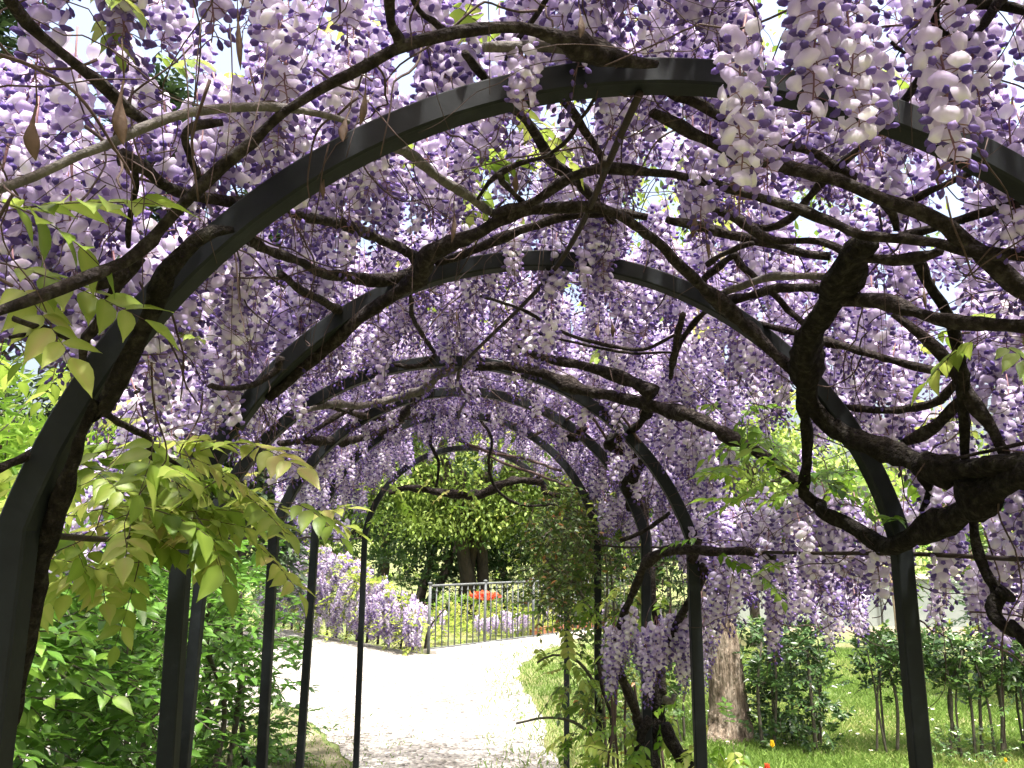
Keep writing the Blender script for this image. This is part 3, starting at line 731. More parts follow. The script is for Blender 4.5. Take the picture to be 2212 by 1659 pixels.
# places of the skin that the photograph shows thin or bare (polygon on the 2212 x 1659 picture, share of flowers kept)
THIN = [([(0, 760), (160, 830), (240, 960), (300, 930), (480, 960), (560, 980), (640, 1060), (660, 1300), (0, 1300)], .03),
        ([(940, 260), (1300, 270), (1300, 330), (1130, 430), (960, 360)], .35),
        ([(710, 500), (880, 520), (860, 640), (700, 620)], .4),
        ([(1850, 20), (1990, 20), (1960, 200), (1850, 180)], .15), ([(2080, 150), (2212, 190), (2212, 330), (2120, 290)], .15),
        ([(1990, 500), (2212, 500), (2212, 640), (2050, 640)], .25), ([(1540, 900), (1720, 860), (1980, 1000), (1990, 1110), (1560, 1130)], .12),
        ([(2020, 1060), (2212, 1050), (2212, 1170), (2060, 1170)], .3), ([(700, 1070), (860, 1040), (1290, 1060), (1330, 1659), (660, 1659)], .0),
        ([(880, 930), (1180, 930), (1290, 1100), (820, 1100)], .12), ([(1480, 1400), (2212, 1480), (2212, 1659), (1480, 1659)], 0),
        ([(0, 0), (70, 0), (75, 150), (0, 165)], .05), ([(1300, 360), (1420, 350), (1430, 430), (1310, 440)], .4)]
def thin(p, l=.09):
    u, v, fw = project(p - np.array([0, 0, l]))
    if fw[0] < .1: return 1.0
    for poly, k in THIN:
        if inside(u[0], v[0], poly): return k
    return 1.0
def side_floor(d, side):
    if side < 0: return 1.84 if d < 2.6 else (1.86 if d < 4 else 1.66)
    return np.interp(d, [.0, 1.2, 1.5, 3.4, 4.2, 6.4], [1.85, 1.85, 1.50, 1.52, 1.66, 1.70])
def choose(p):
    if p[1] > 3.75: return vineF
    cx = hoop(p[1])[0]
    return vineL if p[0] < cx - .05 else vineR
NFILL = 4000
tries = 0
while len(spots) < NFILL and tries < 60000:
    tries += 1
    d = rnd.uniform(-2.4, 6.75)
    th = rnd.uniform(-1.75, 1.75)
    top = math.cos(th)
    off = (rnd.uniform(.10, .46) if top > .35 else rnd.uniform(.02, .34))
    if rnd.random() < .07: off = rnd.uniform(.0, .1)
    if d < 1.05 and th < .35: off = max(off, rnd.uniform(.24, .5))
    p = vault_pt(d, th, off)
    if p[2] - .10 < side_floor(d, p[0] - hoop(d)[0]): continue
    if d < .55 and math.hypot(p[0], p[1]) < .75 and p[2] < 2.45: continue
    if rnd.random() > thin(p): continue
    sc = rnd.uniform(.82, 1.22)
    if rnd.random() > .06:
        for _ in range(14):
            if sd(p - np.array([0, 0, .19 * sc])) > rnd.uniform(-.03, .02) - np.interp(d, [1.8, 2.6, 3.6, 6], [0, .03, .11, .16]): break
            p = p + np.array([0, 0, .02])
    hang(choose(p), p, sc)
for i in range(190):      # wide shoulder on the lawn side
    d = rnd.uniform(1.7, 4.3); p = vault_pt(d, rnd.uniform(.55, 1.35), rnd.uniform(.28, .8))
    if p[2] > 1.75 and rnd.random() < thin(p): hang(vineR if d < 3.75 else vineF, p, rnd.uniform(.85, 1.2))
# hanging clusters the photograph shows in front of the arches (picture position of their top, depth, scale)
for u, v, d, s, k in [(1610, 95, 1.02, 1.1, 4), (1650, 150, 1.08, 1.0, 2), (1780, -90, .90, 1.1, 4), (1745, -60, .95, 1, 3), (1840, 0, .93, 1.05, 4), (1880, 90, 1.0, 1.0, 1), (2010, 0, .90, 1.1, 4), (2040, 60, .93, 1.0, 2), (2075, 40, 1.0, 1, 6),
                      (1125, 110, 1.1, .85, 5), (1290, 440, 1.9, 1.0, 2), (1255, 460, 1.9, 1.0, 4), (1100, 500, 1.95, .9, 1), (1290, 520, 1.95, 1.0, 3), (1200, 535, 2.0, 1.0, 6), (1320, 470, 1.92, 1, 0), (1025, 745, 2.98, .9, 5), (1180, 640, 2.3, 1.1, 2), (1150, 620, 2.4, 1.1, 4)]:
    hang(vineR, at(u, v, d), s, k, .06)
for i in range(60):       # drape on the lawn side
    u = rnd.uniform(1530, 1895); d = rnd.uniform(2.9, 3.7)
    lo = 1390 - .00035 * (u - 1720) ** 2 - (60 if u < 1640 else 0)
    hang(vineR, at(u, rnd.uniform(1165, lo - 80), d), rnd.uniform(.9, 1.2), None, .08)
for i in range(15):
    u = rnd.uniform(2010, 2330); d = rnd.uniform(1.95, 2.5)
    hang(vineR, at(u, rnd.uniform(1130, 1220 + (u - 2000) * .35), d), rnd.uniform(.85, 1.1), None, .1)
for u, v in [(1330, 1385), (1352, 1370), (1310, 1410), (1372, 1400), (1420, 1372), (1440, 1362), (1410, 1400), (1475, 1350), (1500, 1340), (1525, 1335), (1545, 1342), (1490, 1390), (1460, 1400), (1530, 1385), (1512, 1400)]:
    for _ in range(2): hang(vineF, at(rnd.gauss(u, 10), rnd.gauss(v - 24, 12), rnd.uniform(3.15, 3.45)), rnd.uniform(.8, 1.15), None, .08)
for i in range(26):       # shrub side, by the tunnel mouth
    hang(vineF, at(rnd.uniform(600, 745), rnd.uniform(930, 1075), rnd.uniform(5.2, 6.2)), rnd.uniform(1.0, 1.5), None, .08)
for u, v, d in [(725, 1150, 6.5), (750, 1150, 6.5), (770, 1075, 6.4), (785, 1085, 6.4), (815, 1000, 6.3)]:
    hang(vineF, at(u, v - 20, d), 1.3, None, .05)
for i in range(26):       # outer skin at the near shrub-side end
    hang(vineL, at(rnd.uniform(-60, 110), rnd.uniform(110, 470), rnd.uniform(1.15, 1.5)), rnd.uniform(.85, 1.1), None, .12)
for i in range(24):       # loose growth beyond the near shrub-side leaves
    hang(vineL, at(rnd.uniform(60, 300), rnd.uniform(960, 1180), rnd.uniform(2.6, 3.4)), rnd.uniform(.9, 1.2), None, .12)

def instancer(name, rows, sources, parent):
    """one 'stuff' part: a cloud of points, each carrying a copy of one of the source meshes"""
    me = bpy.data.meshes.new(name)
    me.from_pydata([tuple(r[0]) for r in rows], [], [])
    for nm, ty, vals in (('rot', 'FLOAT_VECTOR', [c for r in rows for c in r[1]]), ('scl', 'FLOAT', [r[2] for r in rows]), ('var', 'INT', [r[3] for r in rows])):
        a = me.attributes.new(nm, ty, 'POINT')
        a.data.foreach_set('vector' if ty == 'FLOAT_VECTOR' else 'value', vals)
    o = link(name, me, parent, 'stuff')
    ng = bpy.data.node_groups.new(name, 'GeometryNodeTree')
    ng.interface.new_socket('Geometry', in_out='INPUT', socket_type='NodeSocketGeometry')
    ng.interface.new_socket('Geometry', in_out='OUTPUT', socket_type='NodeSocketGeometry')
    N = ng.nodes; L = ng.links
    gi, go = N.new('NodeGroupInput'), N.new('NodeGroupOutput')
    mp = N.new('GeometryNodeMeshToPoints')
    L.new(gi.outputs[0], mp.inputs[0])
    ip = N.new('GeometryNodeInstanceOnPoints')
    L.new(mp.outputs[0], ip.inputs['Points'])
    jn = N.new('GeometryNodeJoinGeometry')
    for s in reversed(sources):
        oi = N.new('GeometryNodeObjectInfo'); oi.inputs['Object'].default_value = s; oi.transform_space = 'ORIGINAL'; oi.inputs['As Instance'].default_value = False
        gt = N.new('GeometryNodeGeometryToInstance')
        L.new(oi.outputs['Geometry'], gt.inputs[0]); L.new(gt.outputs[0], jn.inputs[0])
    L.new(jn.outputs[0], ip.inputs['Instance'])
    ip.inputs['Pick Instance'].default_value = True
    def attr(nm, ty):
        a = N.new('GeometryNodeInputNamedAttribute'); a.data_type = ty; a.inputs['Name'].default_value = nm
        return [x for x in a.outputs if x.enabled and x.name == 'Attribute'][0]
    L.new(attr('var', 'INT'), ip.inputs['Instance Index'])
    e = N.new('FunctionNodeEulerToRotation'); L.new(attr('rot', 'FLOAT_VECTOR'), e.inputs[0])
    L.new(e.outputs[0], ip.inputs['Rotation'])
    L.new(attr('scl', 'FLOAT'), ip.inputs['Scale'])
    L.new(ip.outputs[0], go.inputs[0])
    md = o.modifiers.new('scatter', 'NODES'); md.node_group = ng
    return o

def plant_clusters(vine, rows, n_single=300, stuff_name='blossom_mass', meshes=RAC, name='flower_cluster'):
    def rank(r):
        u, v, fw = project(r[1] - np.array([0, 0, .09]))
        vis = fw[0] > .2 and -60 < u[0] < 2272 and -80 < v[0] < 1740
        hidden = sd(r[1] - np.array([0, 0, .12])) if vine in (vineL, vineR, vineF) else 0
        return (0 if vis else 100) + max(fw[0], .3) + 4 * max(hidden, 0)
    rows = sorted(rows, key=rank)
    src = {}
    for r in rows[:n_single]:
        o = link(name, meshes[r[3]], vine)
        o.location = r[1]; o.rotation_euler = (r[4], r[5], r[6]); o.scale = (r[2],) * 3
        src.setdefault(r[3], o)
    rest = [r for r in rows[n_single:]]
    if rest:
        ks = sorted(src)
        instancer(stuff_name, [(r[1], (r[4], r[5], r[6]), r[2], ks.index(r[3]) if r[3] in src else 0) for r in rest], [src[k] for k in ks], vine)
for v in (vineL, vineR, vineF):
    plant_clusters(v, [s for s in spots if s[0] is v])

# ================================================================== WISTERIA: TWIGS, PODS, LEAVES
def twiglets(vine, n, dlo, dhi, tlo, thi):
    mb = MB()
    for _ in range(n):
        d = rnd.uniform(dlo, dhi); th = rnd.uniform(tlo, thi)
        p = vault_pt(d, th, rnd.uniform(-.01, .16))
        if thin(p, 0) < .08: continue
        ln = rnd.uniform(.10, .46); k = 9
        dr = unit(np.array([rnd.gauss(0, 1), rnd.gauss(0, 1), rnd.gauss(-.35, .7)]))
        P = [np.array(p)]
        for i in range(k):
            dr = unit(dr + np.array([rnd.gauss(0, .3), rnd.gauss(0, .3), rnd.gauss(-.05, .28)]))
            q = P[-1] + dr * ln / k
            if sd(q) < -.10: break
            P.append(q)
        if len(P) < 4: continue
        r0 = rnd.choice((.0008, .001, .0014, .0022))
        tube(mb, catmull([(*q, r0 * (1 - .6 * i / len(P))) for i, q in enumerate(P)], .03), 4)
    for _ in range(int(n * .22)):     # thin strings hanging straight down
        d = rnd.uniform(dlo, dhi); th = rnd.uniform(max(tlo, -1), min(thi, 1))
        p = vault_pt(d, th, rnd.uniform(.0, .06)); ln = rnd.uniform(.06, .2)
        a, b = rnd.gauss(0, .03), rnd.gauss(0, .03)
        tube(mb, catmull([(*p, .0009), (*(p + [a * .7, b * .4, -ln * .4]), .0008), (*(p + [a, b, -ln]), .0005)], .03), 4)
    link('twigs', mb.mesh('twigs', M['twig']), vine, 'stuff')
twiglets(vineL, 720, .5, 3.8, -1.45, .1)
twiglets(vineR, 720, .5, 3.8, -.1, 1.6)
twiglets(vineF, 700, 3.7, 6.5, -1.4, 1.5)

def pod_mesh(seed, ln):
    rs = np.random.default_rng(seed); mb = MB(); V = []; n = 9
    for i in range(n):
        s = i / (n - 1)
        w = .0014 + .0078 * math.exp(-((s - .66) / .24) ** 2) * (1 if s < .97 else .3)
        t = w * .42
        c = np.array([.008 * math.sin(s * 2.5), .004 * s, -s * ln])
        for j in range(8):
            a = 2 * PI * j / 8
            V.append(c + np.array([math.cos(a) * w, math.sin(a) * t, 0]) * (.15 if i == n - 1 else 1))
    F = [(i * 8 + j, i * 8 + (j + 1) % 8, (i + 1) * 8 + (j + 1) % 8, (i + 1) * 8 + j) for i in range(n - 1) for j in range(8)]
    mb.add(V, F)
    tube(mb, [(0, 0, .05, .0012), (0, 0, 0, .0014)], 4)
    return mb.mesh('seed_pod', M['pod'])
PODS = [pod_mesh(1, .085), pod_mesh(2, .10), pod_mesh(3, .07)]
for vine, u, v in [(L_, 790, 165), (L_, 757, 235), (L_, 703, 375), (L_, 80, 225), (L_, 512, -20), (L_, 980, 440), (L_, 1120, 360), (R_, 1250, 10), (R_, 1500, 440), (R_, 1580, 425), (R_, 1592, 345), (R_, 2018, 330), (L_, 820, 660), (L_, 985, 655), (L_, 1122, 675), (R_, 1318, 685), (R_, 1295, 690), (R_, 1520, 480), (L_, 268, 170), (F_, 823, 800), (F_, 1160, 920), (R_, 1995, 605)]:
    p = on_vault(u, v, -.012)
    o = link('seed_pod', rnd.choice(PODS), vine)
    o.location = p; o.rotation_euler = (rnd.gauss(0, .12), rnd.gauss(0, .12), rnd.uniform(0, 6.28)); o.scale = (rnd.uniform(.62, .85),) * 3

def pinnate(seed, n, ln, leaflet, m, droop=.5):
    """compound leaf along +x with hanging pointed leaflets"""
    rs = np.random.default_rng(seed); mb = MB()
    P, D, N, S = [], [], [], []
    rc = []
    for i in range(8):
        s = i / 7
        rc.append((s * ln, 0, -droop * ln * .45 * s * s, .0012 * (1 - .5 * s)))
    tube(mb, rc, 4, 0, 1, .2)
    for i in range(n):
        s = .25 + .75 * (i // 2) / max(1, (n - 1) // 2) if i < n - 1 else 1.0
        sgn = -1 if i % 2 else 1
        b = np.array([s * ln, 0, -droop * ln * .45 * s * s])
        dv = np.array([.55, sgn * .85, -droop * .55]) if i < n - 1 else np.array([1, 0, -droop * .8])
        P.append(b); D.append(dv + rs.normal(0, .13, 3)); N.append(np.array([0, sgn * -.15, 1]) + rs.normal(0, .22, 3))
        S.append(leaflet * rs.uniform(.8, 1.15) * (1 if s > .3 else .8))
    V, T, tn = fine_leaf(P, D, N, S, .48, .28, .2)
    mb.add(V, T, 0, np.clip(np.repeat(rs.uniform(.2, .75) + rs.normal(0, .12, len(P)), 24) + tn, 0, 1))
    return mb.mesh('leaf', [M[m], M['twig']])
WL = [pinnate(s, n, ln, lf, 'wleaf', dr) for s, n, ln, lf, dr in ((1, 11, .18, .058, .45), (2, 9, .15, .064, .7), (3, 13, .21, .056, .35), (4, 9, .15, .056, .9), (5, 11, .17, .052, .2))]
WG = [pinnate(s + 20, n, ln, lf, 'wleafgreen', dr) for s, n, ln, lf, dr in ((1, 11, .15, .045, .3), (2, 9, .13, .048, .5), (3, 13, .17, .042, .25), (4, 9, .13, .04, .6))]
def put_leaf(vine, p, ang, meshes, s=1.0, pitch=0.0, parent_kind=None):
    o = link('leaf', rnd.choice(meshes), vine)
    o.location = p; o.rotation_euler = (rnd.gauss(0, .25), pitch + rnd.gauss(0, .25), ang); o.scale = (s,) * 3
    return o
# big sprays on the shrub side, hung from the twig in front of the posts
for i in range(66):
    c = rnd.choice(((330, 980), (300, 1040), (430, 1010), (200, 1060), (480, 1060), (380, 1100), (240, 1130), (520, 1090), (150, 1150), (460, 1000), (330, 1150)))
    u, v = rnd.gauss(c[0] - 15, 95), rnd.gauss(c[1] - 5, 50)
    if u > 640: continue
    put_leaf(vineL, at(u, v, rnd.uniform(1.5, 1.92)), rnd.uniform(-.9, .9) + (PI if rnd.random() < .42 else 0) + (-.5), WL, rnd.uniform(.85, 1.15), rnd.uniform(.0, .35))
for u, v, d, a in [(600, 1120, 1.85, -.3), (560, 1090, 1.8, .1), (520, 1150, 1.8, -.5), (30, 1000, 1.6, 2.8), (20, 1090, 1.7, 2.6), (60, 1060, 2.0, 3), (110, 1210, 1.75, 2.4), (210, 1220, 1.7, -1), (300, 1215, 1.7, -1.3)]:
    put_leaf(vineL, at(u, v, d), a, WL, 1.0, .3)
# close leaves at the picture's left edge
for u, v, d, a, s in [(-40, 425, .95, .2, 1.05), (-60, 470, .98, -.1, 1.1), (-30, 560, 1.0, .0, 1.0), (20, 590, 1.02, -.4, 1.0), (190, -30, .95, -.6, .7), (225, 40, 1.0, -.9, .6), (330, 125, 1.2, -.4, .55), (380, 140, 1.2, -.8, .55), (390, 715, 1.7, -.8, .6), (150, 790, 1.6, 2.4, .8)]:
    put_leaf(vineL, at(u, v, d), a, WL, s, .25)
# green sprays on the lawn side
for i in range(46):
    c = rnd.choice(((1600, 880), (1640, 960), (1600, 1000), (1700, 1010), (1780, 1040), (1850, 1000), (1900, 1010), (1940, 1050), (1700, 1060), (1850, 1080)))
    put_leaf(vineR, at(rnd.gauss(c[0], 32), rnd.gauss(c[1], 20), rnd.uniform(2.1, 2.9)), rnd.uniform(0, 6.28), WG, rnd.uniform(.85, 1.25), rnd.uniform(-.1, .3))
for u, v, d in [(2130, 720, 1.5), (2150, 745, 1.55), (2170, 710, 1.6), (1640, 1240, 2.4), (1700, 1210, 2.5), (1945, 1130, 2.0), (1520, 1160, 2.7), (1540, 1190, 2.7)]:
    put_leaf(vineR, at(u, v, d), rnd.uniform(0, 6.28), WG if d > 1.8 else WL, .9, .3)
# young leaves above the roof, lit from behind
def roof_leaves(vine, n, dlo, dhi, tlo, thi, ms):
    for _ in range(n):
        d, th = rnd.uniform(dlo, dhi), rnd.uniform(tlo, thi)
        put_leaf(vine, vault_pt(d, th, rnd.uniform(.12, .5)), rnd.uniform(0, 6.28), ms, rnd.uniform(.7, 1.1), rnd.uniform(-.3, .4))
roof_leaves(vineL, 40, .6, 3.7, -1.3, .1, WL)
roof_leaves(vineR, 45, .6, 3.7, -.1, 1.4, WL)
for u, v in [(1000, 330), (1060, 300), (1100, 350), (1130, 310), (1160, 350), (1040, 370), (1270, 330), (1300, 350), (1250, 350), (990, 310), (760, 560), (790, 590), (770, 640), (840, 500), (1060, 625), (1100, 620)]:
    put_leaf(vineL if u < 1000 else vineR, on_vault(u, v, .30), rnd.uniform(0, 6.28), WL, rnd.uniform(.8, 1.1), rnd.uniform(-.2, .5))
roof_leaves(vineF, 60, 3.8, 6.6, -1.3, 1.4, WL)
for i in range(46):      # mixed leaves round the tunnel mouth
    u, v = rnd.choice(((760, 1000), (930, 1010), (1000, 1060), (1050, 1000), (1180, 980), (1240, 1060), (1330, 1100), (700, 1050), (830, 1080)))
    put_leaf(vineF, at(rnd.gauss(u, 28), rnd.gauss(v, 25), rnd.uniform(5.6, 6.6)), rnd.uniform(0, 6.28), WL + WG, rnd.uniform(.8, 1.2), rnd.uniform(0, .5))
for u, v, d in [(1255, 1330, 4.5), (1235, 1350, 4.5), (1280, 1340, 4.6), (1180, 1400, 4.6), (1260, 1420, 4.6), (1240, 1470, 4.6), (1275, 1460, 4.7), (1220, 1520, 4.6), (1260, 1530, 4.6), (1290, 1500, 4.7), (1290, 1290, 4.4), (1340, 1320, 3.9), (1380, 1330, 3.9), (1360, 1400, 3.8), (1420, 1300, 3.8), (1250, 1600, 3.8), (1235, 1640, 3.6), (1290, 1610, 3.8), (1320, 1560, 3.7), (1355, 1600, 3.6), (1330, 1650, 3.4), (1420, 1560, 3.7), (1460, 1540, 3.7), (1480, 1600, 3.6), (1390, 1620, 3.5), (1560, 1590, 3.6), (1600, 1620, 3.6), (1520, 1640, 3.4)]:
    for _ in range(3):
        put_leaf(vineF, at(rnd.gauss(u, 20), rnd.gauss(v - 10, 16), d), rnd.uniform(0, 6.28), WL + WG, rnd.uniform(.8, 1.15), rnd.uniform(.1, .7))

# ================================================================== SHRUBS AND HEDGES
def rand_dirs(n, up=0.0):
    return unit(rng.normal(0, 1, (n, 3)) + np.array([0, 0, up]))

def shoots(bases, dirs, lens, pairs, leaf, spread=.75, droop=.25):
    """leafy shoots: paired leaves up a curved stem -> stem rows and leaf arrays"""
    P, D, N, S, stems = [], [], [], [], []
    for b, d, ln in zip(bases, dirs, lens):
        d = unit(d); side = unit(np.cross(d, (0, 0, 1.)) + rng.normal(0, .1, 3)); up = unit(np.cross(side, d))
        pts = [b + d * ln * t - np.array([0, 0, 1.]) * droop * ln * t * t for t in np.linspace(0, 1, 5)]
        stems.append(pts)
        for i in range(pairs):
            t = .15 + .85 * (i + .5) / pairs
            c = b + d * ln * t - np.array([0, 0, 1.]) * droop * ln * t * t
            for s in (-1, 1):
                P.append(c); D.append(d * .6 + side * s * spread + rng.normal(0, .16, 3) - np.array([0, 0, .22])); N.append(up + rng.normal(0, .3, 3))
                S.append(leaf * rng.uniform(.65, 1.15))
        P.append(pts[-1]); D.append(d + rng.normal(0, .15, 3)); N.append(up + rng.normal(0, .2, 3)); S.append(leaf * rng.uniform(.6, 1.0))
    return stems, np.array(P), np.array(D), np.array(N), np.array(S)

def leaf_unit(m):
    out = []
    for k in range(5):
        V, T, tn = fine_leaf([(0, 0, 0)], [(1, 0, 0)], [(0, 0, 1)], [1.0], .44, .2 + .05 * k, .12 + .05 * k)
        out.append(fast_mesh('leaf', V, T, np.clip(.12 + .2 * k + tn, 0, 1), m))
    return out
def single_leaves(parent, P, D, N, S, tint, ms, n=300):
    """the leaves that show largest become objects; returns a mask of those used"""
    u, v, fw = project(P)
    vis = (fw > .3) & (u > -30) & (u < 2242) & (v > 0) & (v < 1690)
    score = np.where(vis, S / np.maximum(fw, .3), 0)
    idx = np.argsort(-score)[:n]
    for i in idx:
        d = unit(D[i]); w = unit(np.cross(N[i], d)); uu = np.cross(d, w)
        o = link('leaf', ms[int(np.clip(tint[i] * 5, 0, 4))], parent)
        mw = Matrix(((d[0], w[0], uu[0], P[i][0]), (d[1], w[1], uu[1], P[i][1]), (d[2], w[2], uu[2], P[i][2]), (0, 0, 0, 1))) @ Matrix.Scale(S[i], 4)
        o.matrix_basis = mw
    used = np.zeros(len(P), bool); used[idx] = True
    return used

# the big shrub on the left: broad pointed leaves on arching shoots
def front_x(y): return np.interp(y, [1.2, 2, 3.5, 5, 6.6], [-1.22, -1.30, -1.46, -1.56, -1.56])
shrub = thing('leafy_shrub', 'big green shrub with broad pointed leaves filling the side of the tunnel', 'shrub', (-1.9, 3.6, 0))
bs, ds, ls = [], [], []
for i in range(1250):
    y = rng.uniform(1.3, 6.7) if i % 3 else rng.uniform(1.3, 3.6)
    depth = abs(rng.normal(0, .34)); x = front_x(y) - depth
    ztop = np.interp(y, [1.3, 2.5, 4, 6, 6.7], [1.45, 1.62, 1.66, 1.62, 1.35])
    z = ztop * (rng.random() ** .8)
    if y > 6.0: z = min(z, 1.3) * rng.uniform(.3, 1)
    b = np.array([x - .1, y, max(z - .05, .06)])
    bs.append(b); ds.append(unit(np.array([.75, -.35, .35]) + rng.normal(0, .45, 3))); ls.append(rng.uniform(.18, .40))
st, P, D, N, S = shoots(bs, ds, ls, 4, .088)
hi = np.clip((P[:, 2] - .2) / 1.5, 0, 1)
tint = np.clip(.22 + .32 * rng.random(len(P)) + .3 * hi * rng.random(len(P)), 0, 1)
k = 5200
yi = rng.uniform(1.3, 6.6, k)
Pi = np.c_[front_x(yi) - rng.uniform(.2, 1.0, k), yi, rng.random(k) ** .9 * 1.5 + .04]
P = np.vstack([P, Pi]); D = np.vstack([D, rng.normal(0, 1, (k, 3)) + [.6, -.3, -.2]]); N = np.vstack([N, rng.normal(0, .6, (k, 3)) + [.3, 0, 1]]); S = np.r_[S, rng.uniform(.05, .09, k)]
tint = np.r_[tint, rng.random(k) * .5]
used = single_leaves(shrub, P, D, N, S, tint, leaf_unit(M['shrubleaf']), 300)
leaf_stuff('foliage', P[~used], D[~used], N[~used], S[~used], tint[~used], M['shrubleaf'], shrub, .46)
mb = MB()
for pts in st: tube(mb, [(*p, .0022) for p in pts], 4)
link('shoots', mb.mesh('shoots', M['stem']), shrub, 'stuff')
for i in range(26):
    y = 1.5 + 5 * i / 26 + rnd.uniform(-.1, .1); x = front_x(y) - rnd.uniform(.25, .6)
    mb = MB(); r0 = rnd.uniform(.010, .026)
    tube(mb, catmull([(x, y, -.03, r0), (x + rnd.gauss(0, .08), y + rnd.gauss(0, .1), .6, r0 * .8), (x + rnd.gauss(.05, .12), y + rnd.gauss(0, .15), 1.25, r0 * .5)], .1), 7, .15)
    link('stem', mb.mesh('stem', M['stem']), shrub)

def bush(name, label, cat, centre, half, n_shoots, leaf, m, up=.5, pairs=4, lens=(.12, .3), width=.42, group=None, stem_n=7, stem_m='stem', hollow=.35, tint_up=.35, lo=0.1):
    """rounded shrub built from leafy shoots through its volume"""
    t = thing(name, label, cat, (centre[0], centre[1], 0), group)
    c = np.array(centre, float); h = np.array(half, float)
    q = rand_dirs(n_shoots); q *= (hollow + (1 - hollow) * rng.random((n_shoots, 1)) ** .5)
    q *= 1 + .16 * np.sin(q[:, :1] * 7 + q[:, 1:2] * 5 + centre[0]) + .1 * np.sin(q[:, 2:] * 9 + centre[1])
    B = c + q * h; B[:, 2] = np.maximum(B[:, 2], lo)
    st, P, D, N, S = shoots(B, q + np.array([0, 0, up]) + rng.normal(0, .35, (n_shoots, 3)), rng.uniform(*lens, n_shoots), pairs, leaf)
    top = np.clip((P[:, 2] - c[2]) / h[2] * .5 + .5, 0, 1)
    cl = np.repeat(rng.random(n_shoots), len(P) // n_shoots)
    tint = np.clip(.15 + .35 * rng.random(len(P)) + .25 * cl + tint_up * (top - .5), 0, 1)
    leaf_stuff('foliage', P, D, N, S, tint, M[m], t, width)
    mb = MB()
    for pts in st[::2]: tube(mb, [(*p, .0018 if leaf < .1 else .004) for p in pts[::2]], 3)
    link('shoots', mb.mesh('shoots', M[stem_m]), t, 'stuff')
    for i in range(stem_n):
        a = rnd.uniform(0, 6.28); rr = rnd.random() ** .5 * .55
        x, y = c[0] + math.cos(a) * h[0] * rr, c[1] + math.sin(a) * h[1] * rr
        mb = MB(); r0 = .006 + .012 * rnd.random()
        tube(mb, catmull([(x, y, -.03, r0), (x + rnd.gauss(0, .03), y + rnd.gauss(0, .03), c[2] * .6, r0 * .85), (x * .8 + (c[0] + rnd.gauss(0, h[0] * .4)) * .2, y + rnd.gauss(0, .08), c[2] + h[2] * .4, r0 * .5)], .1), 6, .1)
        link('stem', mb.mesh('stem', M[stem_m]), t)
    return t
bush('pale_shrub', 'tall pale green sunlit shrub rising behind the big dark green shrub', 'shrub', (-3.0, 4.7, 1.35), (.95, .9, 1.10), 900, .10, 'lightleaf', .9, 5, (.2, .42), .3)
bush('pale_shrub', 'yellow-green bush on the gravel side behind the leafy shrub', 'shrub', (-3.2, 7.4, .9), (.8, 1.2, .85), 500, .08, 'lightleaf', .8, 4, (.15, .35), .36)

# clipped evergreen hedge plants on the lawn, leafy tops on bare stems
def hedge(label, x, y, w, ztop, zlow, n, stems, dn=.35):
    t = thing('hedge_plant', label, 'hedge', (x, y, 0), 'evergreen hedge plants on the lawn')
    B = np.c_[x + rng.uniform(-w, w, n), y + rng.uniform(-dn, dn, n), np.clip(zlow + (ztop - zlow) * (rng.random(n) ** .75) + rng.normal(0, .05, n), .05, ztop)]
    B[:, 2] -= .06
    st, P, D, N, S = shoots(B, rng.normal(0, .55, (n, 3)) + np.array([0, -.15, .75]), rng.uniform(.08, .2, n), 4, .058)
    young = np.clip((P[:, 2] - ztop + .08) / .1, 0, 1)
    tint = np.clip(.1 + .55 * rng.random(len(P)) + .45 * young * (rng.random(len(P)) > .4), 0, 1)
    leaf_stuff('foliage', P, D, N, S, tint, M['hedgeleaf'], t, .5)
    for i in range(stems):
        xs = x - w * .9 + 1.8 * w * (i + rnd.uniform(.2, .8)) / stems; ys = y + rnd.uniform(-dn, dn) * .7
        mb = MB(); r0 = rnd.uniform(.007, .014)
        tube(mb, catmull([(xs, ys, -.03, r0 * 1.2), (xs + rnd.gauss(0, .03), ys, ztop * .45, r0), (xs + rnd.gauss(0, .06), ys + rnd.gauss(0, .05), ztop * .85, r0 * .6)], .08), 6, .12)
        link('stem', mb.mesh('stem', M['stem']), t)
    mb = MB()
    for pts in st[::2]: tube(mb, [(*p, .002) for p in pts[::2]], 3)
    link('shoots', mb.mesh('shoots', M['stem']), t, 'stuff')
    return t
hedge('dense evergreen hedge plant beside the grey tree trunk', 2.32, 7.2, .33, .97, .05, 480, 8)
hedge('loose evergreen hedge plant with long bare stems in front of the pale wall', 3.16, 7.0, .34, .93, .55, 250, 9, .22)
hedge('middle evergreen hedge plant with close bare stems behind the arch post', 3.82, 6.9, .36, .95, .50, 300, 11, .22)
hedge('end evergreen hedge plant with dark foliage under the hanging blossom', 4.55, 6.9, .45, 1.0, .30, 420, 9, .3)
hedge('small evergreen hedge plant on the tunnel side of the grey tree trunk', 1.28, 7.3, .25, .75, .10, 110, 7, .25)
bush('low_shrub', 'low leafy shrub at the foot of the bare hedge stems', 'shrub', (3.45, 6.7, .08), (.35, .2, .12), 70, .04, 'hedgeleaf', .5, 3, (.06, .14), .5, None, 0)
bush('low_shrub', 'low bright green shrub under the end of the hedge', 'shrub', (4.45, 6.5, .12), (.45, .3, .25), 120, .05, 'shrubleaf', .5, 3, (.06, .14), .5, None, 0)
bush('dark_shrub', 'large dark green bush beyond the hedge, under the end of the blossom', 'shrub', (5.9, 9.2, 1.25), (1.1, 1.0, 1.15), 700, .075, 'hedgeleaf', .5, 4, (.15, .3), .46)

